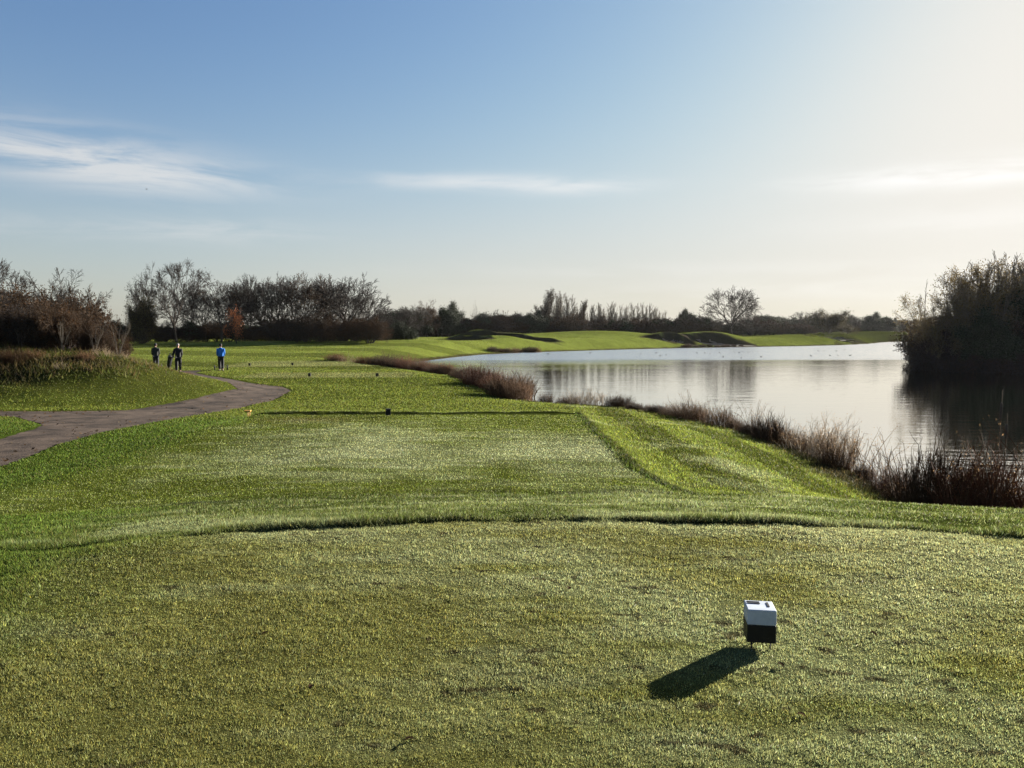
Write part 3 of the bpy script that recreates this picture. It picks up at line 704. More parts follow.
for px, top, lab, k in ((545, 289, 'leftmost and leafiest tall willow of the clump by the far shore', 'poplarleaf'), (557, 290, 'second tall bare willow of the clump by the far shore', 'poplar'),
                     (568, 293, 'third tall bare willow of the clump by the far shore', 'poplar'), (580, 300, 'lowest willow at the right end of the tall clump', 'poplarleaf')):
    put(k, px, 178 + (px % 7), top, lab, T, w=1.0)
for px, top in ((592, 304), (601, 302), (612, 301), (622, 304), (633, 302), (644, 302), (654, 306), (663, 310)):
    put('poplar', px, 182 + (px % 9), top, 'slim bare willow in the even row behind the far green', T, 'slim bare willows in the row behind the far green', w=1.0)
put('evergreen', 683, 190, 309, 'small dark conifer like bush with a pointed top by the far green', 'bush', w=.45, var=1)
put('evergreen', 697, 188, 314, 'rounded dark evergreen bush left of the lone round tree', 'bush', w=1.25, var=0)
put('oak', 731, 186, 284, 'lone round bare tree on the skyline across the lake', T, w=1.1, var=1, rz=.9)
put('bush', 752, 200, 312, 'low pale bare tree tucked beside the lone round tree', T, w=1.2)
put('evergreen', 775, 240, 315, 'rounded dark tree on the far right skyline', T, w=1.3, var=1)
put('ash', 798, 250, 311, 'small bare tree on the far right skyline left of the brown leaved one', T, w=1.2, var=0)
put('olive', 826, 225, 309, 'brown leaved tree on the far right skyline', T, w=1.25)
put('ash', 850, 262, 313, 'pale bare tree between the brown leaved tree and the far house', T, w=1.4, var=1)
put('evergreen', 872, 262, 313, 'dark evergreen tree beside the far pale house', T, w=1.1, var=0)
put('evergreen', 888, 270, 317, 'low dark evergreen at the right end of the skyline', T, w=1.1, var=1)

# the dark band of shrubs under the trees
def band(px0, px1, step, dist, top, kinds, label, group, w=(1.0, 1.5), jit=3.0):
    px = px0
    while px <= px1:
        d = dist + random.uniform(-jit, jit)
        put(random.choice(kinds), px + random.uniform(-2, 2), d, top + random.uniform(-3, 3), label, 'shrub', group, w=random.uniform(*w))
        px += step
band(118, 400, 10, 108, 322, ['bush', 'bush', 'bushred', 'evergreen'], 'dark bare shrub in the hedge under the left tree row', 'shrubs in the hedge under the left tree row', (1.2, 1.8))
band(280, 372, 13, 99, 314, ['bush', 'bushred'], 'tall brown shrub in front of the wide round tree', 'tall brown shrubs in front of the wide round tree', (1.0, 1.3))
band(372, 580, 9, 172, 315, ['bush', 'bushred', 'bush', 'evergreen'], 'dark brown shrub in the middle hedge behind the left bunkers', 'shrubs in the middle hedge behind the left bunkers', (1.3, 1.9))
band(380, 690, 13, 182, 318, ['evergreen', 'bush', 'bush'], 'dark shrub deep in the hedge behind the far green', 'shrubs deep in the hedge behind the far green', (1.6, 2.2))
band(575, 700, 8, 176, 318, ['bush', 'bush', 'evergreen'], 'dark shrub under the slim willows by the far green', 'shrubs under the slim willows', (1.3, 1.9))
band(700, 800, 10, 205, 320, ['bush', 'evergreen', 'bush'], 'dark shrub in the hedge around the lone round tree', 'shrubs around the lone round tree', (1.4, 2.0))
band(780, 1000, 11, 285, 319, ['bush', 'evergreen', 'evergreen', 'bush'], 'dark shrub in the hedge on the far right skyline', 'shrubs on the far right skyline', (1.4, 2.0), 8)

# thicket on the left mound
for row, (dist, top, st) in enumerate(((34.0, 301, 24), (36.5, 293, 22), (40, 288, 26))):
    px = -60 + row * 6
    while px < 124 - 4 * row:
        tt = top + random.uniform(-6, 6) + max(0, px - 72) * (1.05 - .1 * row)
        k = 'bushred' if (px > 70 and random.random() < .7) or random.random() < .25 else 'bush'
        lab, g = (('reddish brown shrub at the right end of the thicket on the mound', 'reddish shrubs in the thicket') if k == 'bushred' and px > 70 else
                  ('dense dark shrub in the thicket on the mound', 'dark shrubs in the thicket') if k == 'bush' else ('reddish shrub among the dark ones in the left of the thicket', 'reddish shrubs in the left of the thicket'))
        put(k, px, dist + random.uniform(-.6, .6), tt, lab, 'shrub', g, w=random.uniform(.85, 1.15) * (1 if px < 80 else .55)); px += (st if px < 76 else st * .6) + random.uniform(-4, 4)
for px, d in ((20, 33.0), (62, 32.6), (95, 33.2), (118, 34.0)):
    put('whip', px, d, 318 + random.uniform(-4, 6), 'pale thin sapling standing at the front of the thicket', 'sapling', 'pale saplings at the front of the thicket', w=1.2)

# island
def island(kind, x, y, h, lab, g=None, w=1.0, cat='bush', var=None): plant(kind, x + 1.3, y, h, lab, cat, g, w, var, sink=.3)
for n_, (x, y, h) in enumerate(((30.5, 57.2, 3.6), (32.0, 60, 5.2), (33.4, 55.2, 5.0), (35.5, 58.2, 5.9), (37.5, 54.5, 5.6), (39.8, 57.5, 6.2), (42, 54.0, 5.7), (44.5, 57.2, 6.3), (47, 54.2, 5.8), (50, 57, 6.2), (53, 54.5, 5.9), (57, 57, 6.0), (61, 57, 5.5), (36, 63, 5.8), (43, 64, 6), (50, 64, 6))):
    island('bush' if n_ in (0, 1, 4, 7, 9, 12) else 'evergreen', x, y, h * .93, 'dense dark bush in the mass covering the island', 'dense dark bushes on the island', .95)
for x, y, h in ((29.6, 56.9, 2.4), (30.4, 55.4, 2.6), (31.6, 54.2, 2.7), (33, 53.4, 2.9), (34.5, 52.8, 2.8), (36, 52.4, 3.2), (39.5, 52.0, 3.4), (43, 51.8, 3.2), (46.5, 51.8, 3.3), (50, 52, 3.2)):
    island('bush', x, y, h, 'twiggy dark bush overhanging the water at the island edge', 'twiggy bushes along the island edge', 1.1)
for k, (x, y, h, lab) in enumerate(((31.2, 58.2, 6.2, 'small leafy sapling leaning out at the left tip of the island'), (32.6, 56.6, 7.4, 'leafy olive sapling at the left of the island'), (34.2, 58.6, 8.3, 'tallest leafy sapling crown on the left of the island'),
                        (36.2, 57.0, 8.0, 'leafy sapling in the middle of the pale crowns on the island'), (38.2, 58.8, 7.8, 'leafy sapling at the right end of the pale crowns on the island'))):
    island('sprayleaf', x, y, h * 1.03, lab, None, .85, 'sapling')
for x, y, h in ((33.0, 58.6, 7.4), (35.2, 59.4, 8.4), (37.2, 57.6, 8.6), (40.6, 58.6, 7.8), (43.0, 59, 7.4)):
    island('poplar', x, y, h, 'brush of fine bare upright twigs behind the island bushes', 'brushes of bare twigs on the island', .9, 'sapling')
for x, y, h in ((31.5, 59, 7.6), (33.5, 60, 8.8), (34.4, 56.4, 8.6), (35.4, 56.0, 9.0), (36.6, 58.4, 8.9), (37.3, 60, 8.8), (38.6, 57, 8.6), (39.6, 58, 8.2), (41.5, 60, 8.0), (43.4, 57, 7.4), (45.5, 58, 7.6)):
    island('whip', x, y, h, 'thin bare upright stems rising above the island bushes', 'thin bare saplings above the island bushes', .8, 'sapling')
island('whip', 40.8, 57.5, 9.4, 'tallest bare whip rising above the right of the island', None, .5, 'sapling')

# ------------------------------------------------------------------ dead weeds along the near shore
def weed_proto(seed, n, hgt, spread, mat, name, seeds=0, bend=.25, side=3, rad=.0068):
    rg = np.random.default_rng(seed); S = []; tips = []
    for q in range(n):
        a = rg.uniform(0, 6.28); rr = spread * math.sqrt(rg.random()); p = np.array((rr * math.cos(a), rr * math.sin(a), -.05))
        d = unit(np.array((rg.normal(0, .22), rg.normal(0, .22), 1.0))); L = hgt * rg.uniform(.4, 1.0) * (1 - .35 * rr / spread); k = 5
        b = rg.normal(0, bend, 3) * .25; r = rad * rg.uniform(.7, 1.2)
        for i in range(k):
            d = unit(d + b + rg.normal(0, .06, 3)); e = p + d * L / k; r2 = r * .84; S.append((p, e, r, r2)); p, r = e, r2
            if i >= 1:
                for s in range(rg.integers(0, side + 1)):
                    sd = unit(d * .75 + rg.normal(0, .45, 3)); ln = L * rg.uniform(.08, .26); m_ = p + sd * ln * .5; sd2 = unit(sd + UP * .35); S.append((p, m_, r * .7, r * .6)); S.append((m_, m_ + sd2 * ln * .5, r * .6, r * .4)); tips.append((m_ + sd2 * ln * .5, sd2))
        tips.append((p, d))
    root = empty(name)
    link('foliage', np_mesh('foliage', *tubes(S, 3), 4, True), M[mat], root)  # this mesh holds only bare dead stems and side twigs, no leaves
    if seeds: link('seed_sprays', np_mesh('seed_sprays', *leaves(rg, tips, seeds, .025, .0075), 4, False), M['seed' if mat != 'weed_red' else 'leaf_red'], root)
    root['h'] = hgt; return [root, False]
PROTO['wd'] = [weed_proto(s, 270, 1.05, .55, 'weed', 'weed_clump', 1) for s in (1, 2, 3)]
PROTO['wr'] = [weed_proto(s, 300, 1.05, .50, 'weed_red', 'weed_clump', 1) for s in (4, 5)]
PROTO['wp'] = [weed_proto(s, 60, 1.0, .55, 'weed_pale', 'weed_clump', 2, side=4) for s in (6, 7)]
PROTO['wb'] = [weed_proto(s, 380, 1.05, .6, 'weed_dark', 'weed_clump', 0, side=3, rad=.0085) for s in (8,)]

PROTO['wt'] = [weed_proto(s, 26, 1.0, .5, 'weed', 'weed_clump', 2, side=2, bend=.4, rad=.0065) for s in (9, 10)]

def along(pts, step):
    out = []; P = np.array(pts); acc = 0.0
    for a, b in zip(P[:-1], P[1:]):
        L = np.linalg.norm(b - a); t = acc
        while t < L: out.append(tuple(a + (b - a) * t / L)); t += step
        acc = t - L
    return out
def weeds(pts, step, kinds, h, lab, g, w=(.9, 1.4), jit=.30, skip=.06):
    for x, y in along(pts, step):
        if random.random() < skip: continue
        hm = random.choice((.6, .8, .9, 1.0, 1.1))
        plant(random.choice(kinds), x + random.uniform(-jit, jit), y + random.uniform(-jit, jit), random.uniform(*h) * hm, lab, 'weeds', g, random.uniform(*w), sink=.02)
weeds([(9.4, 9.9), (7.9, 10.5)], .42, ['wb', 'wd'], (.75, 1.2), 'dark brown weed clump under the bulrushes at the right edge', 'dark weeds under the bulrushes')
weeds([(7.3, 10.75), (6.6, 12.0)], .40, ['wr', 'wr', 'wb'], (1.3, 1.8), 'tall reddish dead weed clump at the right end of the lake edge', 'tall reddish weeds at the right of the lake edge', (.7, 1.0))
weeds([(7.6, 10.5), (6.75, 12.4)], .42, ['wt'], (1.6, 2.2), 'wispy tall bent stems rising above the reddish weeds', 'wispy tall stems above the reddish weeds', (.5, .7), skip=0)
weeds([(6.9, 13.8), (7.2, 17.5), (6.9, 20.0), (5.6, 25.6)], 1.1, ['wt'], (1.1, 1.7), 'thin bent stems standing above the dark weeds on the bank', 'thin bent stems above the bank weeds', (.5, .8), skip=.1)
weeds([(6.7, 12.6), (6.95, 15.4)], .85, ['wr', 'wd', 'wb'], (.5, 1.15), 'brown weed clump between the tall reddish weeds and the pale feathery ones', 'brown weeds left of the tall reddish ones', (.8, 1.2))
weeds([(7.1, 16.2), (7.15, 18.2)], .62, ['wp', 'wp', 'wd'], (.8, 1.25), 'pale feathery weed clump standing against the bright water', 'pale feathery weeds at the lake edge', (.8, 1.1))
weeds([(7.05, 18.6), (6.9, 19.6)], .40, ['wd', 'wb', 'wb'], (1.0, 1.45), 'tallest dense dark weed clump at the middle of the near lake edge', 'tallest dense dark weeds at the middle of the lake edge', (.8, 1.1))
weeds([(6.8, 20.0), (6.2, 23.8)], .72, ['wd', 'wb', 'wd'], (.45, 1.2), 'dark weed clump left of the tallest dense ones on the near lake edge', 'dark weeds left of the tallest ones', (.8, 1.2))
weeds([(6.0, 24.4), (3.6, 29.2)], .62, ['wd', 'wb'], (.5, .95), 'dark low weed clump along the crest of the grass bank', 'dark low weeds along the bank crest')
weeds([(3.3, 29.4), (2.3, 30.0)], .6, ['wp'], (.6, 1.0), 'sparse pale weed clump in the gap of the dark weeds', 'sparse pale weeds in the gap')
weeds([(2.2, 30.2), (.9, 31.0)], .45, ['wb', 'wd'], (.5, .8), 'low dark weed clump beside the corner of the lake', 'low dark weeds beside the lake corner')
weeds([(.25, 32.0), (-.9, 36.6), (-1.9, 42.4), (-3.8, 48.2)], .95, ['wd', 'wb', 'wr'], (.8, 1.35), 'brown weed clump on the curved shore behind the lawn', 'brown weeds on the curved shore behind the lawn')
weeds([(-4.2, 48.8), (-6.6, 53.2), (-10.2, 58.5)], .9, ['wd', 'wr', 'wb'], (.9, 1.3), 'russet weed clump along the narrow end of the lake', 'russet weeds along the narrow end of the lake', (1.2, 1.7))
weeds([(-10.8, 58.5), (-15.2, 61.5)], .9, ['wr', 'wp', 'wd'], (.8, 1.2), 'tawny weed clump beyond the small tees', 'tawny weeds beyond the small tees', (1.2, 1.8), .6)
weeds([(-2.5, 100.2), (3.5, 106.8)], 1.2, ['wb', 'wd'], (.7, 1.0), 'tiny dark weed clump on the far shore below the left bunkers', 'dark weeds on the far shore below the left bunkers', (1.2, 1.8))
weeds([(30, 133), (43, 141.4)], 1.6, ['wb'], (.5, .8), 'tiny dark weed clump on the far shore below the lone round tree', 'dark weeds on the far shore below the lone round tree', (1.3, 2.0))
# weeds on the mound in front of the thicket
for px, d, h in ((12, 30.5, .7), (34, 31.0, .55), (85, 31.5, .5), (100, 32.5, .6), (118, 33, .55), (60, 30.2, .4)):
    x, y = at(px - 512, d); plant(random.choice(['wb', 'wp', 'wd']), x, y, h, 'tawny dead bracken clump at the front of the thicket', 'weeds', 'dead bracken at the front of the thicket', 1.4, sink=.05)
for px, d in ((166, 37.8), (174, 37.8), (181, 37.6), (187, 38.2)):
    x, y = at(px - 512, d); plant(random.choice(['wp', 'wr']), x, y, .45, 'straw brown weed clump at the right tip of the mound by the golfers', 'weeds', 'straw weeds at the tip of the mound', 1.3, sink=.05)

# two bulrushes
def bulrush(x, y, h, lean, lab):
    z = WL; r = empty('bulrush', (x, y, z - .1))
    g = Geo(); pts = [(lean * t * t, 0, h * t) for t in np.linspace(0, 1, 7)]; g.tube(pts, [.008, .007, .007, .006, .006, .005, .004], 6); g.build('stem', M['weed'], r)
    g = Geo(); a = .80; g.tube([(lean * t * t, 0, h * t) for t in (a, a + .01, a + .11, a + .12)], [.006, .017, .017, .006], 8); g.build('seed_head', M['bark'], r)
    g = Geo()
    for s in (-1, 1, -.4): g.tube([(0, 0, 0), (.06 * s, .02, h * .3), (.17 * s, .05, h * .56), (.30 * s, .05, h * .62)], [.008, .007, .005, .001], 4)
    g.build('leaves', M['weed_pale'], r); tag(r, lab, 'bulrush')
bulrush(7.06, 10.95, 2.2, .03, 'taller bulrush with a brown head standing in the lake at right')
bulrush(7.19, 11.0, 1.85, .02, 'shorter bulrush with a brown head at the right edge')
# ------------------------------------------------------------------ tee markers
def gz1(x, y): return float(height(np.array([x]), np.array([y]))[0])

def tee_marker(x, y, rz, label, parts=True):
    r = empty('tee_marker', (x, y, gz1(x, y)), rz)
    w = .140; b0 = .040; zb = .130; zt = .208
    g = Geo(); g.box((0, 0, (b0 + zb) / 2), (w, w, zb - b0), bev=.004); g.build('lower_block', M['black_plastic'], r)
    g = Geo(); g.box((0, 0, (zb + zt) / 2 + .0005), (w, w, zt - zb), bev=.004); cap = g.build('white_cap', M['white_plastic'], r)
    g = Geo(); g.box((-.028, .024, zt + .0022), (.062, .010, .003)); g.box((.040, .012, zt + .0022), (.010, .060, .003)); g.box((-.028, .046, zt + .0022), (.062, .008, .003)); g.build('slot', M['black_plastic'], cap)
    for sx, sy in ((-.045, -.05), (.045, -.05), (0, .055)):
        g = Geo(); g.tube([(sx, sy, b0 + .003), (sx, sy, -.05)], [.0042, .003], 8); g.build('spike', M['black_plastic'], r)
    return tag(r, label, 'tee marker')
mk = tee_marker(1.262, 3.78, R(-9), 'large black and white cube tee marker on the front tee')
for x, y, rz, lab in ((-3.36, 20.5, .2, 'black cube tee marker on the dewy second tee'), (-7.36, 41.4, .4, 'right hand black cube marker on the pale third tee'), (-11.1, 41.6, .1, 'left hand black cube marker on the pale third tee'),
                      (-15.7, 54.3, .3, 'tiny dark tee marker right of the golfer in blue'), (-18.8, 54.4, .2, 'tiny dark tee marker closest to the golfer in blue')):
    c = copy_tree(mk); c.location = (x, y, gz1(x, y)); c.rotation_euler = (0, 0, rz); tag(c, lab, 'tee marker')
    if y < 90:                                  # the distant blocks show dark all over
        for ch in c.children:
            if ch.name.startswith('white_cap'):
                ch.data = ch.data.copy(); ch.data.materials.clear(); ch.data.materials.append(M['black_plastic'])
# yellow plate on two pegs
x, y = -7.2, 20.6; r = empty('plate_marker', (x, y, gz1(x, y)), .15)
g = Geo(); g.box((0, 0, .165), (.17, .14, .035), bev=.008); g.build('plate', M['yellow_plastic'], r)
for s in (.0, .05): 
    g = Geo(); g.tube([(s, .0, .15), (s, 0, -.06)], [.013, .011], 8); g.build('peg', M['yellow_plastic'], r)
tag(r, 'small orange yellow plate marker on pegs beside the path', 'tee marker')

# fallen leaves and twigs on the front tee
def leaf_mesh():
    vs = []; fs = []
    for k in range(7):
        t = k / 6; w = .016 * math.sin(math.pi * min(1, t * .95 + .05)) ** .7 + .001; cu = .008 * math.sin(t * 3)
        vs += [(-w, t * .05 - .025, cu + .006 + w * .3), (0, t * .05 - .025, cu), (w, t * .05 - .025, cu + .006 + w * .3)]
        if k: b0 = (k - 1) * 3; fs += [(b0, b0 + 1, b0 + 4, b0 + 3), (b0 + 1, b0 + 2, b0 + 5, b0 + 4)]
    me = bpy.data.meshes.new('fallen_leaf'); me.from_pydata(vs, [], fs); me.materials.append(M['leaf_brown']); return me
lm = leaf_mesh()
for k, (x, y) in enumerate(((-.40, 2.86), (1.20, 3.05), (2.06, 5.7), (-1.3, 3.9), (.35, 4.6), (1.9, 3.9), (-.9, 3.3), (1.28, 3.52))):
    o = bpy.data.objects.new('fallen_leaf', lm); COL.objects.link(o); o.scale = (.7, .7, .7); o.location = (x, y, gz1(x, y) + .008); o.rotation_euler = (random.uniform(-.4, .4), random.uniform(-.4, .4), random.uniform(0, 6.28))
    tag(o, 'small curled brown leaf fallen on the front tee', 'leaf', 'fallen leaves on the front tee')

# ------------------------------------------------------------------ people
def skin_mesh(name, verts, edges, root=0, sub=2):
    me = bpy.data.meshes.new(name); me.from_pydata([v[:3] for v in verts], edges, [])
    o = bpy.data.objects.new(name, me); COL.objects.link(o)
    md = o.modifiers.new('Skin', 'SKIN'); md.use_smooth_shade = True
    sv = me.skin_vertices[0].data
    for k, v in enumerate(verts):
        sv[k].radius = (v[3], v[4] if len(v) > 4 else v[3]); sv[k].use_root = (k == root)
    s = o.modifiers.new('Sub', 'SUBSURF'); s.levels = sub; s.render_levels = sub
    dg = bpy.context.evaluated_depsgraph_get(); ev = o.evaluated_get(dg)
    out = bpy.data.meshes.new_from_object(ev); out.name = name
    bpy.data.objects.remove(o); bpy.data.meshes.remove(me)
    out.polygons.foreach_set('use_smooth', [True] * len(out.polygons)); return out

def person(x, y, rz, label, jacket, trousers, headwear, lead=1, handl=(-.17, .28, .92), handr=(.17, .28, .92), stoop=0.0, tall=1.75):
    """a golfer walking away (facing +y), one leg ahead; hands on a trolley handle"""
    r = empty('person', (x, y, gz1(x, y)), rz); s = tall / 1.75; f = stoop
    def q(a): return [tuple([c * s for c in v]) for v in a]
    st = .20 * lead
    hl, hr = Vector(handl), Vector(handr)
    el = (Vector((-.215, .04 + f, 1.40)) + hl) * .5 + Vector((-.02, -.10, -.05)); er = (Vector((.215, .04 + f, 1.40)) + hr) * .5 + Vector((.02, -.10, -.05))
    V = [(0, 0, .96, .10, .08), (0, .02 + f * .4, 1.14, .125, .095), (0, .04 + f * .8, 1.32, .150, .105), (0, .04 + f, 1.45, .085, .075), (0, .06 + f * 1.2, 1.52, .052, .055), (0, .085 + f * 1.35, 1.60, .074, .088), (0, .09 + f * 1.4, 1.69, .066, .080),
         (-.185, .04 + f, 1.41, .062, .062), (el.x, el.y, el.z, .045, .045), (hl.x, hl.y, hl.z, .028, .028), (hl.x * 1.0, hl.y + .07, hl.z + .01, .034, .02),
         (.185, .04 + f, 1.41, .062, .062), (er.x, er.y, er.z, .045, .045), (hr.x, hr.y, hr.z, .028, .028), (hr.x, hr.y + .07, hr.z + .01, .034, .02),
         (-.095, 0, .90, .092, .092), (-.10, st * .55 + .03, .50, .062, .064), (-.10, st * .8 - .03, .10, .042, .044), (-.10, st * .8 + .05, .045, .042, .036), (-.105, st * .8 + .15, .03, .036, .024),
         (.095, 0, .90, .092, .092), (.10, -st * .35 + .05, .50, .062, .064), (.10, -st - .03, .12, .042, .044), (.10, -st + .05, .05, .042, .036), (.105, -st + .15, .03, .036, .024)]
    E = [(0, 1), (1, 2), (2, 3), (3, 4), (4, 5), (5, 6), (2, 7), (7, 8), (8, 9), (9, 10), (2, 11), (11, 12), (12, 13), (13, 14), (0, 15), (15, 16), (16, 17), (17, 18), (18, 19), (0, 20), (20, 21), (21, 22), (22, 23), (23, 24)]
    V = [v if (k in (5, 6, 10, 14) or v[2] < .13) else v[:3] + (v[3] * .66, v[4] * .66) for k, v in enumerate(V)]
    body = link('body', skin_mesh('body', q(V), E), M['skin'], r)
    J = [(0, .0, .86, .185, .145), (0, .02 + f * .4, 1.10, .172, .135), (0, .04 + f * .8, 1.32, .196, .140), (0, .045 + f, 1.46, .11, .095), (0, .06 + f * 1.15, 1.515, .075, .075),
         (-.20, .04 + f, 1.40, .088, .088), (el.x, el.y, el.z, .066, .066), (hl.x * .97 + el.x * .03, hl.y * .9 + el.y * .1, hl.z * .9 + el.z * .1, .048, .048),
         (.20, .04 + f, 1.40, .088, .088), (er.x, er.y, er.z, .066, .066), (hr.x * .97 + er.x * .03, hr.y * .9 + er.y * .1, hr.z * .9 + er.z * .1, .048, .048)]
    link('jacket', skin_mesh('jacket', q(J), [(0, 1), (1, 2), (2, 3), (3, 4), (2, 5), (5, 6), (6, 7), (2, 8), (8, 9), (9, 10)]), M[jacket], r)
    Tq = [(0, 0, .93, .160, .128), (-.095, 0, .86, .112, .112), (-.10, st * .55 + .03, .50, .098, .10), (-.10, st * .8 - .03, .09, .062, .066),
          (.095, 0, .86, .112, .112), (.10, -st * .35 + .05, .50, .098, .10), (.10, -st - .03, .11, .062, .066)]
    link('trousers', skin_mesh('trousers', q(Tq), [(0, 1), (1, 2), (2, 3), (0, 4), (4, 5), (5, 6)]), M[trousers], r)
    for sx, yy in ((-.10, st * .8), (.10, -st)):
        g = Geo(); g.ball((sx * s, (yy + .05) * s, .05), (.056, .15, .050), sub=2); g.build('shoe', M['shoe'], r)
    hy = (.088 + f * 1.4) * s; hz = 1.66 * s
    g = Geo(); g.ball((0, hy, hz), (.083, .098, .115), sub=2); 
    for e in (-1, 1): g.ball((e * .082 * s, hy, hz - .015), (.012, .022, .032), sub=1)
    g.ball((0, hy + .098, hz - .02), (.014, .02, .022), sub=1); hd = g.build('head', M['skin'], r)
    g = Geo(); g.ball((0, hy - .008, hz + .028), (.092, .106, .102), sub=2)
    if headwear in ('black_cloth', 'navy_cloth', 'dark_cloth'): g.box((0, hy + .12, hz + .045), (.13, .10, .012), bev=.004); nm = 'cap'
    else: nm = 'hair'
    g.build(nm, M[headwear], r)
    if nm == 'cap':
        g = Geo(); g.ball((0, hy - .022, hz - .012), (.087, .092, .100), sub=2); g.build('hair', M['bark'], r)
    return tag(r, label, 'person')

def trolley(x, y, rz, label, baglabel, wheel_half=.33):
    """three wheeled push trolley (handle towards -y) and the golf bag strapped on it"""
    z = gz1(x, y); r = empty('golf_trolley', (x, y, z), rz); g = Geo()
    g.tube([(0, -.52, .98), (0, -.40, .90), (0, .05, .42), (0, .62, .17)], .017, 8); g.tube([(-wheel_half + .03, .0, .15), (-.16, .02, .24), (0, .05, .40)], .013, 8); g.tube([(wheel_half - .03, .0, .15), (.16, .02, .24), (0, .05, .40)], .013, 8)
    g.tube([(-wheel_half + .02, 0, .15), (wheel_half - .02, 0, .15)], .010, 8); g.build('frame', M['grey_metal'], r)
    g = Geo(); g.tube([(-.22, -.53, .97), (-.12, -.55, .99), (.12, -.55, .99), (.22, -.53, .97)], .018, 8); g.build('handle', M['rubber'], r)
    for wx, wy, wr in ((-wheel_half, 0, .17), (wheel_half, 0, .17), (0, .66, .13)):
        g = Geo(); g.disc((wx, wy, wr), (1, 0, 0), wr * .62, wr, .075, 22); w = g.build('wheel', M['rubber'], r)
        g = Geo(); g.tube([(wx - .024, wy, wr), (wx + .024, wy, wr)], wr * .22, 10)
        for k in range(6):
            a = k * math.pi / 3; g.tube([(wx, wy, wr), (wx, wy + math.cos(a) * wr * .77, wr + math.sin(a) * wr * .77)], .009, 6)
        g.build('rim', M['grey_metal'], w)
    tag(r, label, 'golf trolley')
    b = empty('golf_bag', (x, y, z), rz); a = Vector((0, .60, .20)); t = Vector((0, .02, .98)); u = (t - a).normalized(); off = Vector((0, .09, .10))
    g = Geo(); P = [a + off + u * k for k in (0, .04, .5, .86, .90)]; g.tube(P, [.115, .13, .125, .135, .13], 14); bd = g.build('bag_body', M['bag'], b)
    g = Geo(); g.box(a + off + u * .34 + Vector((0, .10, .10)), (.17, .09, .34), Matrix.Rotation(math.atan2(.58, .78), 3, 'X'), .02); g.build('pocket', M['bag'], b)
    for k in range(7):
        w = k * .9; o_ = Vector((math.cos(w) * .07, math.sin(w) * .04, 0)); q0 = a + off + u * .80 + o_; q1 = q0 + u * (.26 + .03 * (k % 3))
        g = Geo(); g.tube([q0, q1], .006, 6); g.ball(q1, (.05, .035, .03) if k < 3 else (.035, .012, .03), sub=1); g.build('golf_club', M['grey_metal'] if k >= 3 else M['black_plastic'], b)
    return tag(b, baglabel, 'golf bag')

h = R(0)
def ahead(x, y, a, d, side=0.0): return x - math.sin(a) * d + math.cos(a) * side, y + math.cos(a) * d + math.sin(a) * side
A1, A2, A3 = .37, .40, .42          # they walk straight away from the camera
person(-19.0, 49.6, A1, 'golfer in a bright blue jacket and black trousers walking away', 'blue_cloth', 'black_cloth', 'black_cloth', 1)
trolley(*ahead(-19.0, 49.6, A1, .78), A1, 'push trolley in front of the golfer in blue', 'dark golf bag on the trolley in front of the golfer in blue', .40)
person(-21.35, 48.6, A2, 'golfer all in black with pale hair walking on the path', 'black_cloth', 'black_cloth', 'grey_hair', -1, stoop=.05, handl=(-.30, -.02, .85), tall=1.82)
trolley(*ahead(-21.35, 48.6, A2, -.05, -.42), A2 + .25, 'push trolley beside the golfer in black', 'black golf bag beside the golfer in black', .28)
person(-24.0, 51.2, A3, 'golfer in a dark green jacket half hidden behind the mound', 'dark_cloth', 'navy_cloth', 'navy_cloth', 1, stoop=.07)
trolley(*ahead(-24.0, 51.2, A3, .8), A3, 'push trolley of the golfer behind the mound', 'dark golf bag of the golfer behind the mound', .32)

# ------------------------------------------------------------------ ducks on the far water
def duck():
    r = empty('duck'); g = Geo(); g.ball((0, 0, .07), (.24, .13, .11), sub=2); g.ball((-.24, 0, .12), (.10, .05, .035), Matrix.Rotation(.5, 3, 'Y'), 1)
    g.tube([(.15, 0, .10), (.21, 0, .18), (.23, 0, .25)], [.06, .045, .04], 8); g.ball((.25, 0, .28), (.065, .048, .052), sub=2); g.ball((.33, 0, .27), (.045, .022, .012), sub=1)
    b = g.build('body', M['duck'], r); return r
dk = duck(); first = True
dn = [(641, 354, 0), (656, 353, 0), (660, 356, 0), (666, 355, 0), (670, 354, 0), (697, 353, 0), (705, 353, 0), (710, 353.5, 0), (720, 353, 0), (735, 352.5, 0), (739, 352.5, 0), (743, 352, 0), (748, 352.5, 0), (753, 352, 0), (758, 352, 0),
      (723, 357, 1), (741, 358, 1), (761, 357, 1), (811, 356, 1), (830, 355.5, 1), (838, 355.5, 1), (850, 355.5, 1), (818, 351, 2), (824, 351, 2), (836, 351, 2), (844, 350, 2), (851, 350.3, 2), (590, 353, 0), (566, 352.6, 0), (548, 354, 0)]
for px, row, g_ in dn:
    o = dk if first else copy_tree(dk); first = False
    y = (EYE - WL) * FOC / (row - 331); x = (px - 512) / FOC * y
    o.location = (x, y, WL - .02); o.rotation_euler = (0, 0, random.uniform(0, 6.28)); s = random.uniform(.42, .6); o.scale = (s, s, s)
    tag(o, ['small dark duck in the scattered line out on the ruffled water', 'dark duck nearer the camera at the edge of the ruffled water', 'dark duck in the right hand cluster near the far bank'][g_], 'duck',
        ['ducks scattered on the ruffled water', 'ducks at the near edge of the ruffled water', 'ducks in the right hand cluster'][g_])

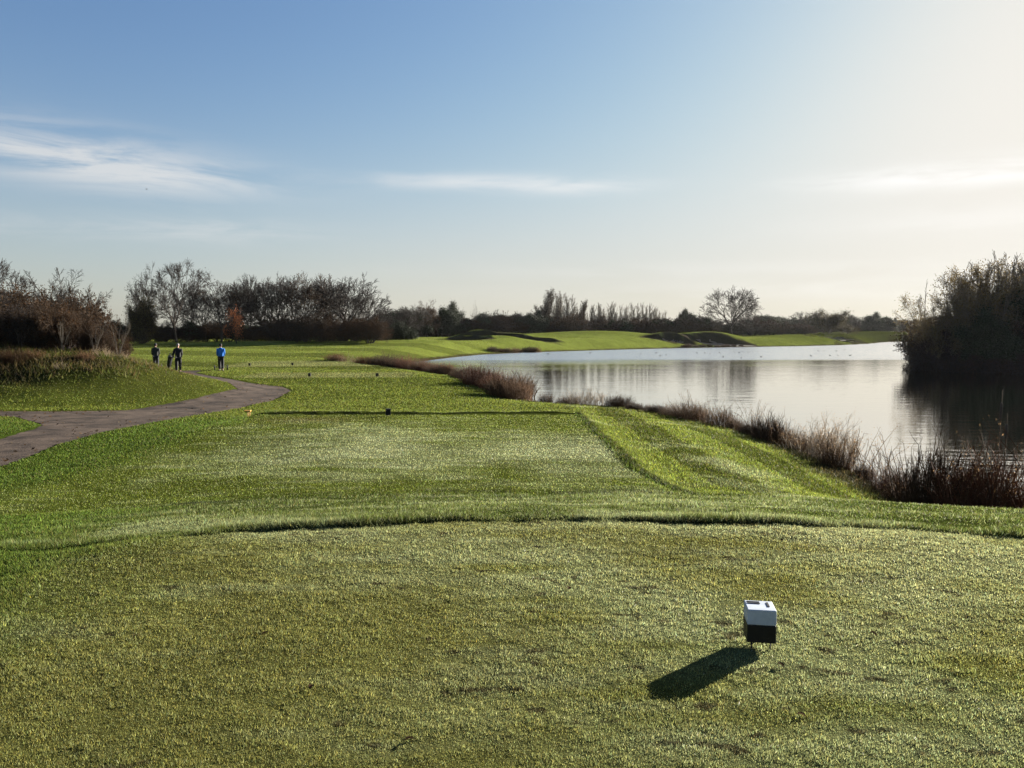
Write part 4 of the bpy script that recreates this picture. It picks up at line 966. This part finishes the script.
# ------------------------------------------------------------------ far pale house between the skyline trees
def house(x, y, rz, w, d, hw, hr, label):
    r = empty('house', (x, y, gz1(x, y) - .2), rz)
    g = Geo(); g.box((0, 0, hw / 2), (w, d, hw)); g.add([(-w / 2, -d / 2, hw), (-w / 2, d / 2, hw), (-w / 2, 0, hw + hr), (w / 2, -d / 2, hw), (w / 2, d / 2, hw), (w / 2, 0, hw + hr)], [(0, 2, 1), (3, 4, 5)]); wl = g.build('wall', M['render_wall'], r)
    g = Geo(); e = .35; k = hr / (d / 2)
    for s in (-1, 1):
        a = (-w / 2 - e, s * (d / 2 + e), hw - e * k + .02); b_ = (w / 2 + e, s * (d / 2 + e), hw - e * k + .02); c = (w / 2 + e, 0, hw + hr + .02); d_ = (-w / 2 - e, 0, hw + hr + .02)
        up = .15; V = [a, b_, c, d_] + [(p[0], p[1], p[2] + up) for p in (a, b_, c, d_)]; g.add(V, [(0, 1, 2, 3), (7, 6, 5, 4), (0, 4, 5, 1), (1, 5, 6, 2), (2, 6, 7, 3), (3, 7, 4, 0)])
    rf = g.build('roof', M['roof_tile'], r); g = Geo(); g.box((w * .3, 0, hw + hr + .5), (.8, .6, 1.2)); g.build('chimney', M['roof_tile'], rf)
    for xx in (-w * .3, 0, w * .3):
        g = Geo(); g.box((xx, -d / 2 - .02, hw * .55), (1.1, .08, 1.2)); f_ = g.build('window', M['white_plastic'], r); g = Geo(); g.box((xx, -d / 2 - .07, hw * .55), (.9, .03, 1.0)); g.build('pane', M['window_glass'], f_)
    tag(r, label, 'house')
house(141, 288, -.3, 11, 7, 3.2, 1.9, 'pale house showing between the far right skyline trees')

# a bird high over the left cloud
r = empty('bird', (-28.4, 60, 12.6), .6); g = Geo(); g.ball((0, 0, 0), (.17, .055, .05), sub=2); g.ball((.17, 0, .015), (.05, .04, .04), sub=1)
g.tube([(-.15, 0, 0), (-.27, 0, .0)], [.03, .045], 6); b_ = g.build('body', M['duck'], r)
for s in (-1, 1):
    g = Geo(); g.add([(.08, s * .03, .02), (-.08, s * .03, .02), (-.07, s * .22, .10), (.06, s * .22, .10), (-.08, s * .42, .06), (-.02, s * .42, .06)] + [(.08, s * .03, .008), (-.08, s * .03, .008), (-.07, s * .22, .088), (.06, s * .22, .088), (-.08, s * .42, .052), (-.02, s * .42, .052)],
        [(0, 1, 2, 3), (3, 2, 4, 5), (9, 8, 7, 6), (11, 10, 8, 9), (0, 3, 9, 6), (3, 5, 11, 9), (1, 7, 8, 2), (2, 8, 10, 4), (4, 10, 11, 5)]); g.build('wing', M['duck'], r)
r.scale = (.35, .35, .35)
tag(r, 'small dark bird flying in front of the left cloud', 'bird')

# protos that were never planted are dropped
for k, lst in PROTO.items():
    for root, used in lst:
        if 'h' in root.keys(): pass
        if not used:
            for ch in list(root.children): bpy.data.objects.remove(ch)
            bpy.data.objects.remove(root)
for o in COL.objects:
    if 'h' in o.keys(): del o['h']

# ------------------------------------------------------------------ sky, sun, camera
SUN_AZ, SUN_EL = 49.0, 14.5          # degrees right of the view axis, above the horizon
w = bpy.data.worlds.new('World'); scene.world = w; w.use_nodes = True; nt = w.node_tree; nt.nodes.clear(); L = nt.links.new
out = N(nt, 'ShaderNodeOutputWorld'); bg = N(nt, 'ShaderNodeBackground'); L(bg.outputs[0], out.inputs['Surface'])
sky = N(nt, 'ShaderNodeTexSky'); sky.sky_type = 'NISHITA'; sky.sun_disc = False
sky.sun_elevation = R(SUN_EL); sky.sun_rotation = R(SUN_AZ); sky.air_density = 1.0; sky.dust_density = 1.6; sky.ozone_density = 1.6; sky.altitude = 20
tc = N(nt, 'ShaderNodeTexCoord'); sp = N(nt, 'ShaderNodeSeparateXYZ'); L(tc.outputs['Generated'], sp.inputs[0])
az = N(nt, 'ShaderNodeMath', operation='ARCTAN2'); L(sp.outputs['X'], az.inputs[0]); L(sp.outputs['Y'], az.inputs[1])
el = N(nt, 'ShaderNodeMath', operation='ARCSINE'); L(sp.outputs['Z'], el.inputs[0])
cb = N(nt, 'ShaderNodeCombineXYZ'); L(az.outputs[0], cb.inputs['X']); L(el.outputs[0], cb.inputs['Y'])
mp = N(nt, 'ShaderNodeMapping', Scale=(3.6, 25.0, 1.0), Rotation=(0, 0, R(-1.5))); L(cb.outputs[0], mp.inputs['Vector'])
no = N(nt, 'ShaderNodeTexNoise', Scale=1.5, Detail=9.0, Roughness=.62, Distortion=.5); L(mp.outputs[0], no.inputs['Vector'])
def mth(op, a, b_=None, c=None, clamp=False):
    n = N(nt, 'ShaderNodeMath', operation=op); n.use_clamp = clamp
    for k, v in enumerate((a, b_, c)):
        if v is None: continue
        if isinstance(v, (int, float)): n.inputs[k].default_value = v
        else: L(v, n.inputs[k])
    return n.outputs[0]
def patch(a0, e0, ra, re, amp):
    """a bank of thin cloud round azimuth a0, elevation e0 (degrees)"""
    u = mth('DIVIDE', mth('SUBTRACT', az.outputs[0], R(a0)), R(ra)); v = mth('DIVIDE', mth('SUBTRACT', el.outputs[0], R(e0)), R(re))
    g_ = mth('EXPONENT', mth('MULTIPLY', mth('ADD', mth('MULTIPLY', u, u), mth('MULTIPLY', v, v)), -1.0)); return mth('MULTIPLY', g_, amp)
tot = None
for q in ((-33, 11.5, 9, 1.5, 1.1), (-25, 10.3, 8, 1.2, 1.2), (-20.5, 7.0, 6.5, .8, .6), (-30, 6.6, 9, .8, .35), (-3, 10.9, 8.5, .55, 1.0), (4.5, 10.4, 5, .5, .8), (34, 9.9, 11, .85, 1.0), (27, 10.0, 7, .6, .6), (24, 2.9, 26, .7, .40), (14, 4.4, 20, .6, .3), (30, 7.0, 9, 1.0, .35), (-60, 12, 14, 3, .8), (70, 9, 18, 2, .8), (120, 14, 30, 4, .7), (-120, 14, 40, 4, .7)):
    g_ = patch(*q); tot = g_ if tot is None else mth('ADD', tot, g_)
cl = N(nt, 'ShaderNodeMapRange', interpolation_type='SMOOTHSTEP'); L(no.outputs['Fac'], cl.inputs['Value'])
for k, v in (('From Min', .33), ('From Max', .62), ('To Min', 0.0), ('To Max', 1.0)): cl.inputs[k].default_value = v
fac = mth('MULTIPLY', mth('MULTIPLY', tot, cl.outputs[0]), .8, clamp=True)
# a clear winter sky: deeper blue away from the sun, its glare held back near the sun
sat = N(nt, 'ShaderNodeVectorMath', operation='MULTIPLY'); L(sky.outputs[0], sat.inputs[0]); sat.inputs[1].default_value = (.44, .545, .72)
hz = N(nt, 'ShaderNodeMix', data_type='RGBA'); L(sat.outputs[0], hz.inputs['A']); hz.inputs['B'].default_value = (3.35, 3.20, 2.72, 1)
sw = N(nt, 'ShaderNodeMapRange', interpolation_type='SMOOTHSTEP'); L(az.outputs[0], sw.inputs['Value'])
for k, v in (('From Min', R(-32)), ('From Max', R(8)), ('To Min', .42), ('To Max', .74)): sw.inputs[k].default_value = v
L(mth('MULTIPLY', mth('EXPONENT', mth('MULTIPLY', mth('POWER', mth('DIVIDE', mth('ABSOLUTE', el.outputs[0]), R(9.0)), 1.6), -1.0)), sw.outputs[0]), hz.inputs['Factor'])
sc_ = N(nt, 'ShaderNodeSeparateColor'); L(hz.outputs['Result'], sc_.inputs[0]); cc = N(nt, 'ShaderNodeCombineColor')
for k, top in enumerate((3.5, 3.38, 3.12)):
    c_ = mth('MAXIMUM', sc_.outputs[k], 0.0); q_ = mth('POWER', mth('DIVIDE', c_, top), 3.0)
    L(mth('DIVIDE', c_, mth('POWER', mth('ADD', q_, 1.0), 1 / 3.0)), cc.inputs[k])
# thin cloud glows white where the sky behind it is bright
hs = N(nt, 'ShaderNodeHueSaturation', Saturation=.28, Value=1.08); L(cc.outputs[0], hs.inputs['Color'])
ad = N(nt, 'ShaderNodeMix', data_type='RGBA', blend_type='ADD'); ad.inputs['Factor'].default_value = 1.0; L(hs.outputs[0], ad.inputs['A']); ad.inputs['B'].default_value = (.40, .38, .34, 1)
mx = N(nt, 'ShaderNodeMix', data_type='RGBA'); L(fac, mx.inputs['Factor']); L(cc.outputs[0], mx.inputs['A']); L(ad.outputs['Result'], mx.inputs['B'])
L(mx.outputs['Result'], bg.inputs['Color']); bg.inputs['Strength'].default_value = .05

sl = bpy.data.lights.new('sun', 'SUN'); sl.energy = 5.0; sl.angle = R(.53); sl.color = (1.0, .92, .79)
so = bpy.data.objects.new('sun', sl); COL.objects.link(so)
d = Vector((math.sin(R(SUN_AZ)) * math.cos(R(SUN_EL)), math.cos(R(SUN_AZ)) * math.cos(R(SUN_EL)), math.sin(R(SUN_EL))))
so.rotation_euler = d.to_track_quat('Z', 'Y').to_euler()

cam = bpy.data.cameras.new('camera'); cam.lens = 36 * FOC / 1024; cam.sensor_width = 36; cam.clip_start = .05; cam.clip_end = 8000
cobj = bpy.data.objects.new('camera', cam); COL.objects.link(cobj); cobj.location = (0, 0, EYE); cobj.rotation_euler = (math.pi / 2 - math.atan(53 / FOC), 0, 0)
scene.camera = cobj
vs_ = scene.view_settings; scene.display_settings.display_device = 'sRGB'; vs_.view_transform = 'Standard'; vs_.look = 'None'; vs_.gamma = 1; vs_.use_curve_mapping = False; vs_.exposure = 2.4
scene.cycles.use_denoising = True; scene.cycles.max_bounces = 6; scene.cycles.transmission_bounces = 2; scene.cycles.diffuse_bounces = 2; scene.cycles.glossy_bounces = 3
scene.cycles.use_adaptive_sampling = False

# ------------------------------------------------------------------ thin morning haze
x0, x1, y0, y1, z0, z1 = -420, 420, -60, 620, -12.0, 24.0
me = bpy.data.meshes.new('haze'); me.from_pydata([(x, y, z) for z in (z0, z1) for y in (y0, y1) for x in (x0, x1)], [], [(0, 2, 3, 1), (4, 5, 7, 6), (0, 1, 5, 4), (2, 6, 7, 3), (0, 4, 6, 2), (1, 3, 7, 5)])
m = bpy.data.materials.new('haze'); m.use_nodes = True; nt = m.node_tree; nt.nodes.clear()
mo = N(nt, 'ShaderNodeOutputMaterial'); pv = N(nt, 'ShaderNodeVolumePrincipled'); nt.links.new(pv.outputs[0], mo.inputs['Volume'])
pv.inputs['Color'].default_value = (.93, .95, 1.0, 1); pv.inputs['Density'].default_value = .00003; pv.inputs['Anisotropy'].default_value = .35
tag(link('haze', me, m), 'thin pale morning haze over the far trees', 'haze', kind='stuff')
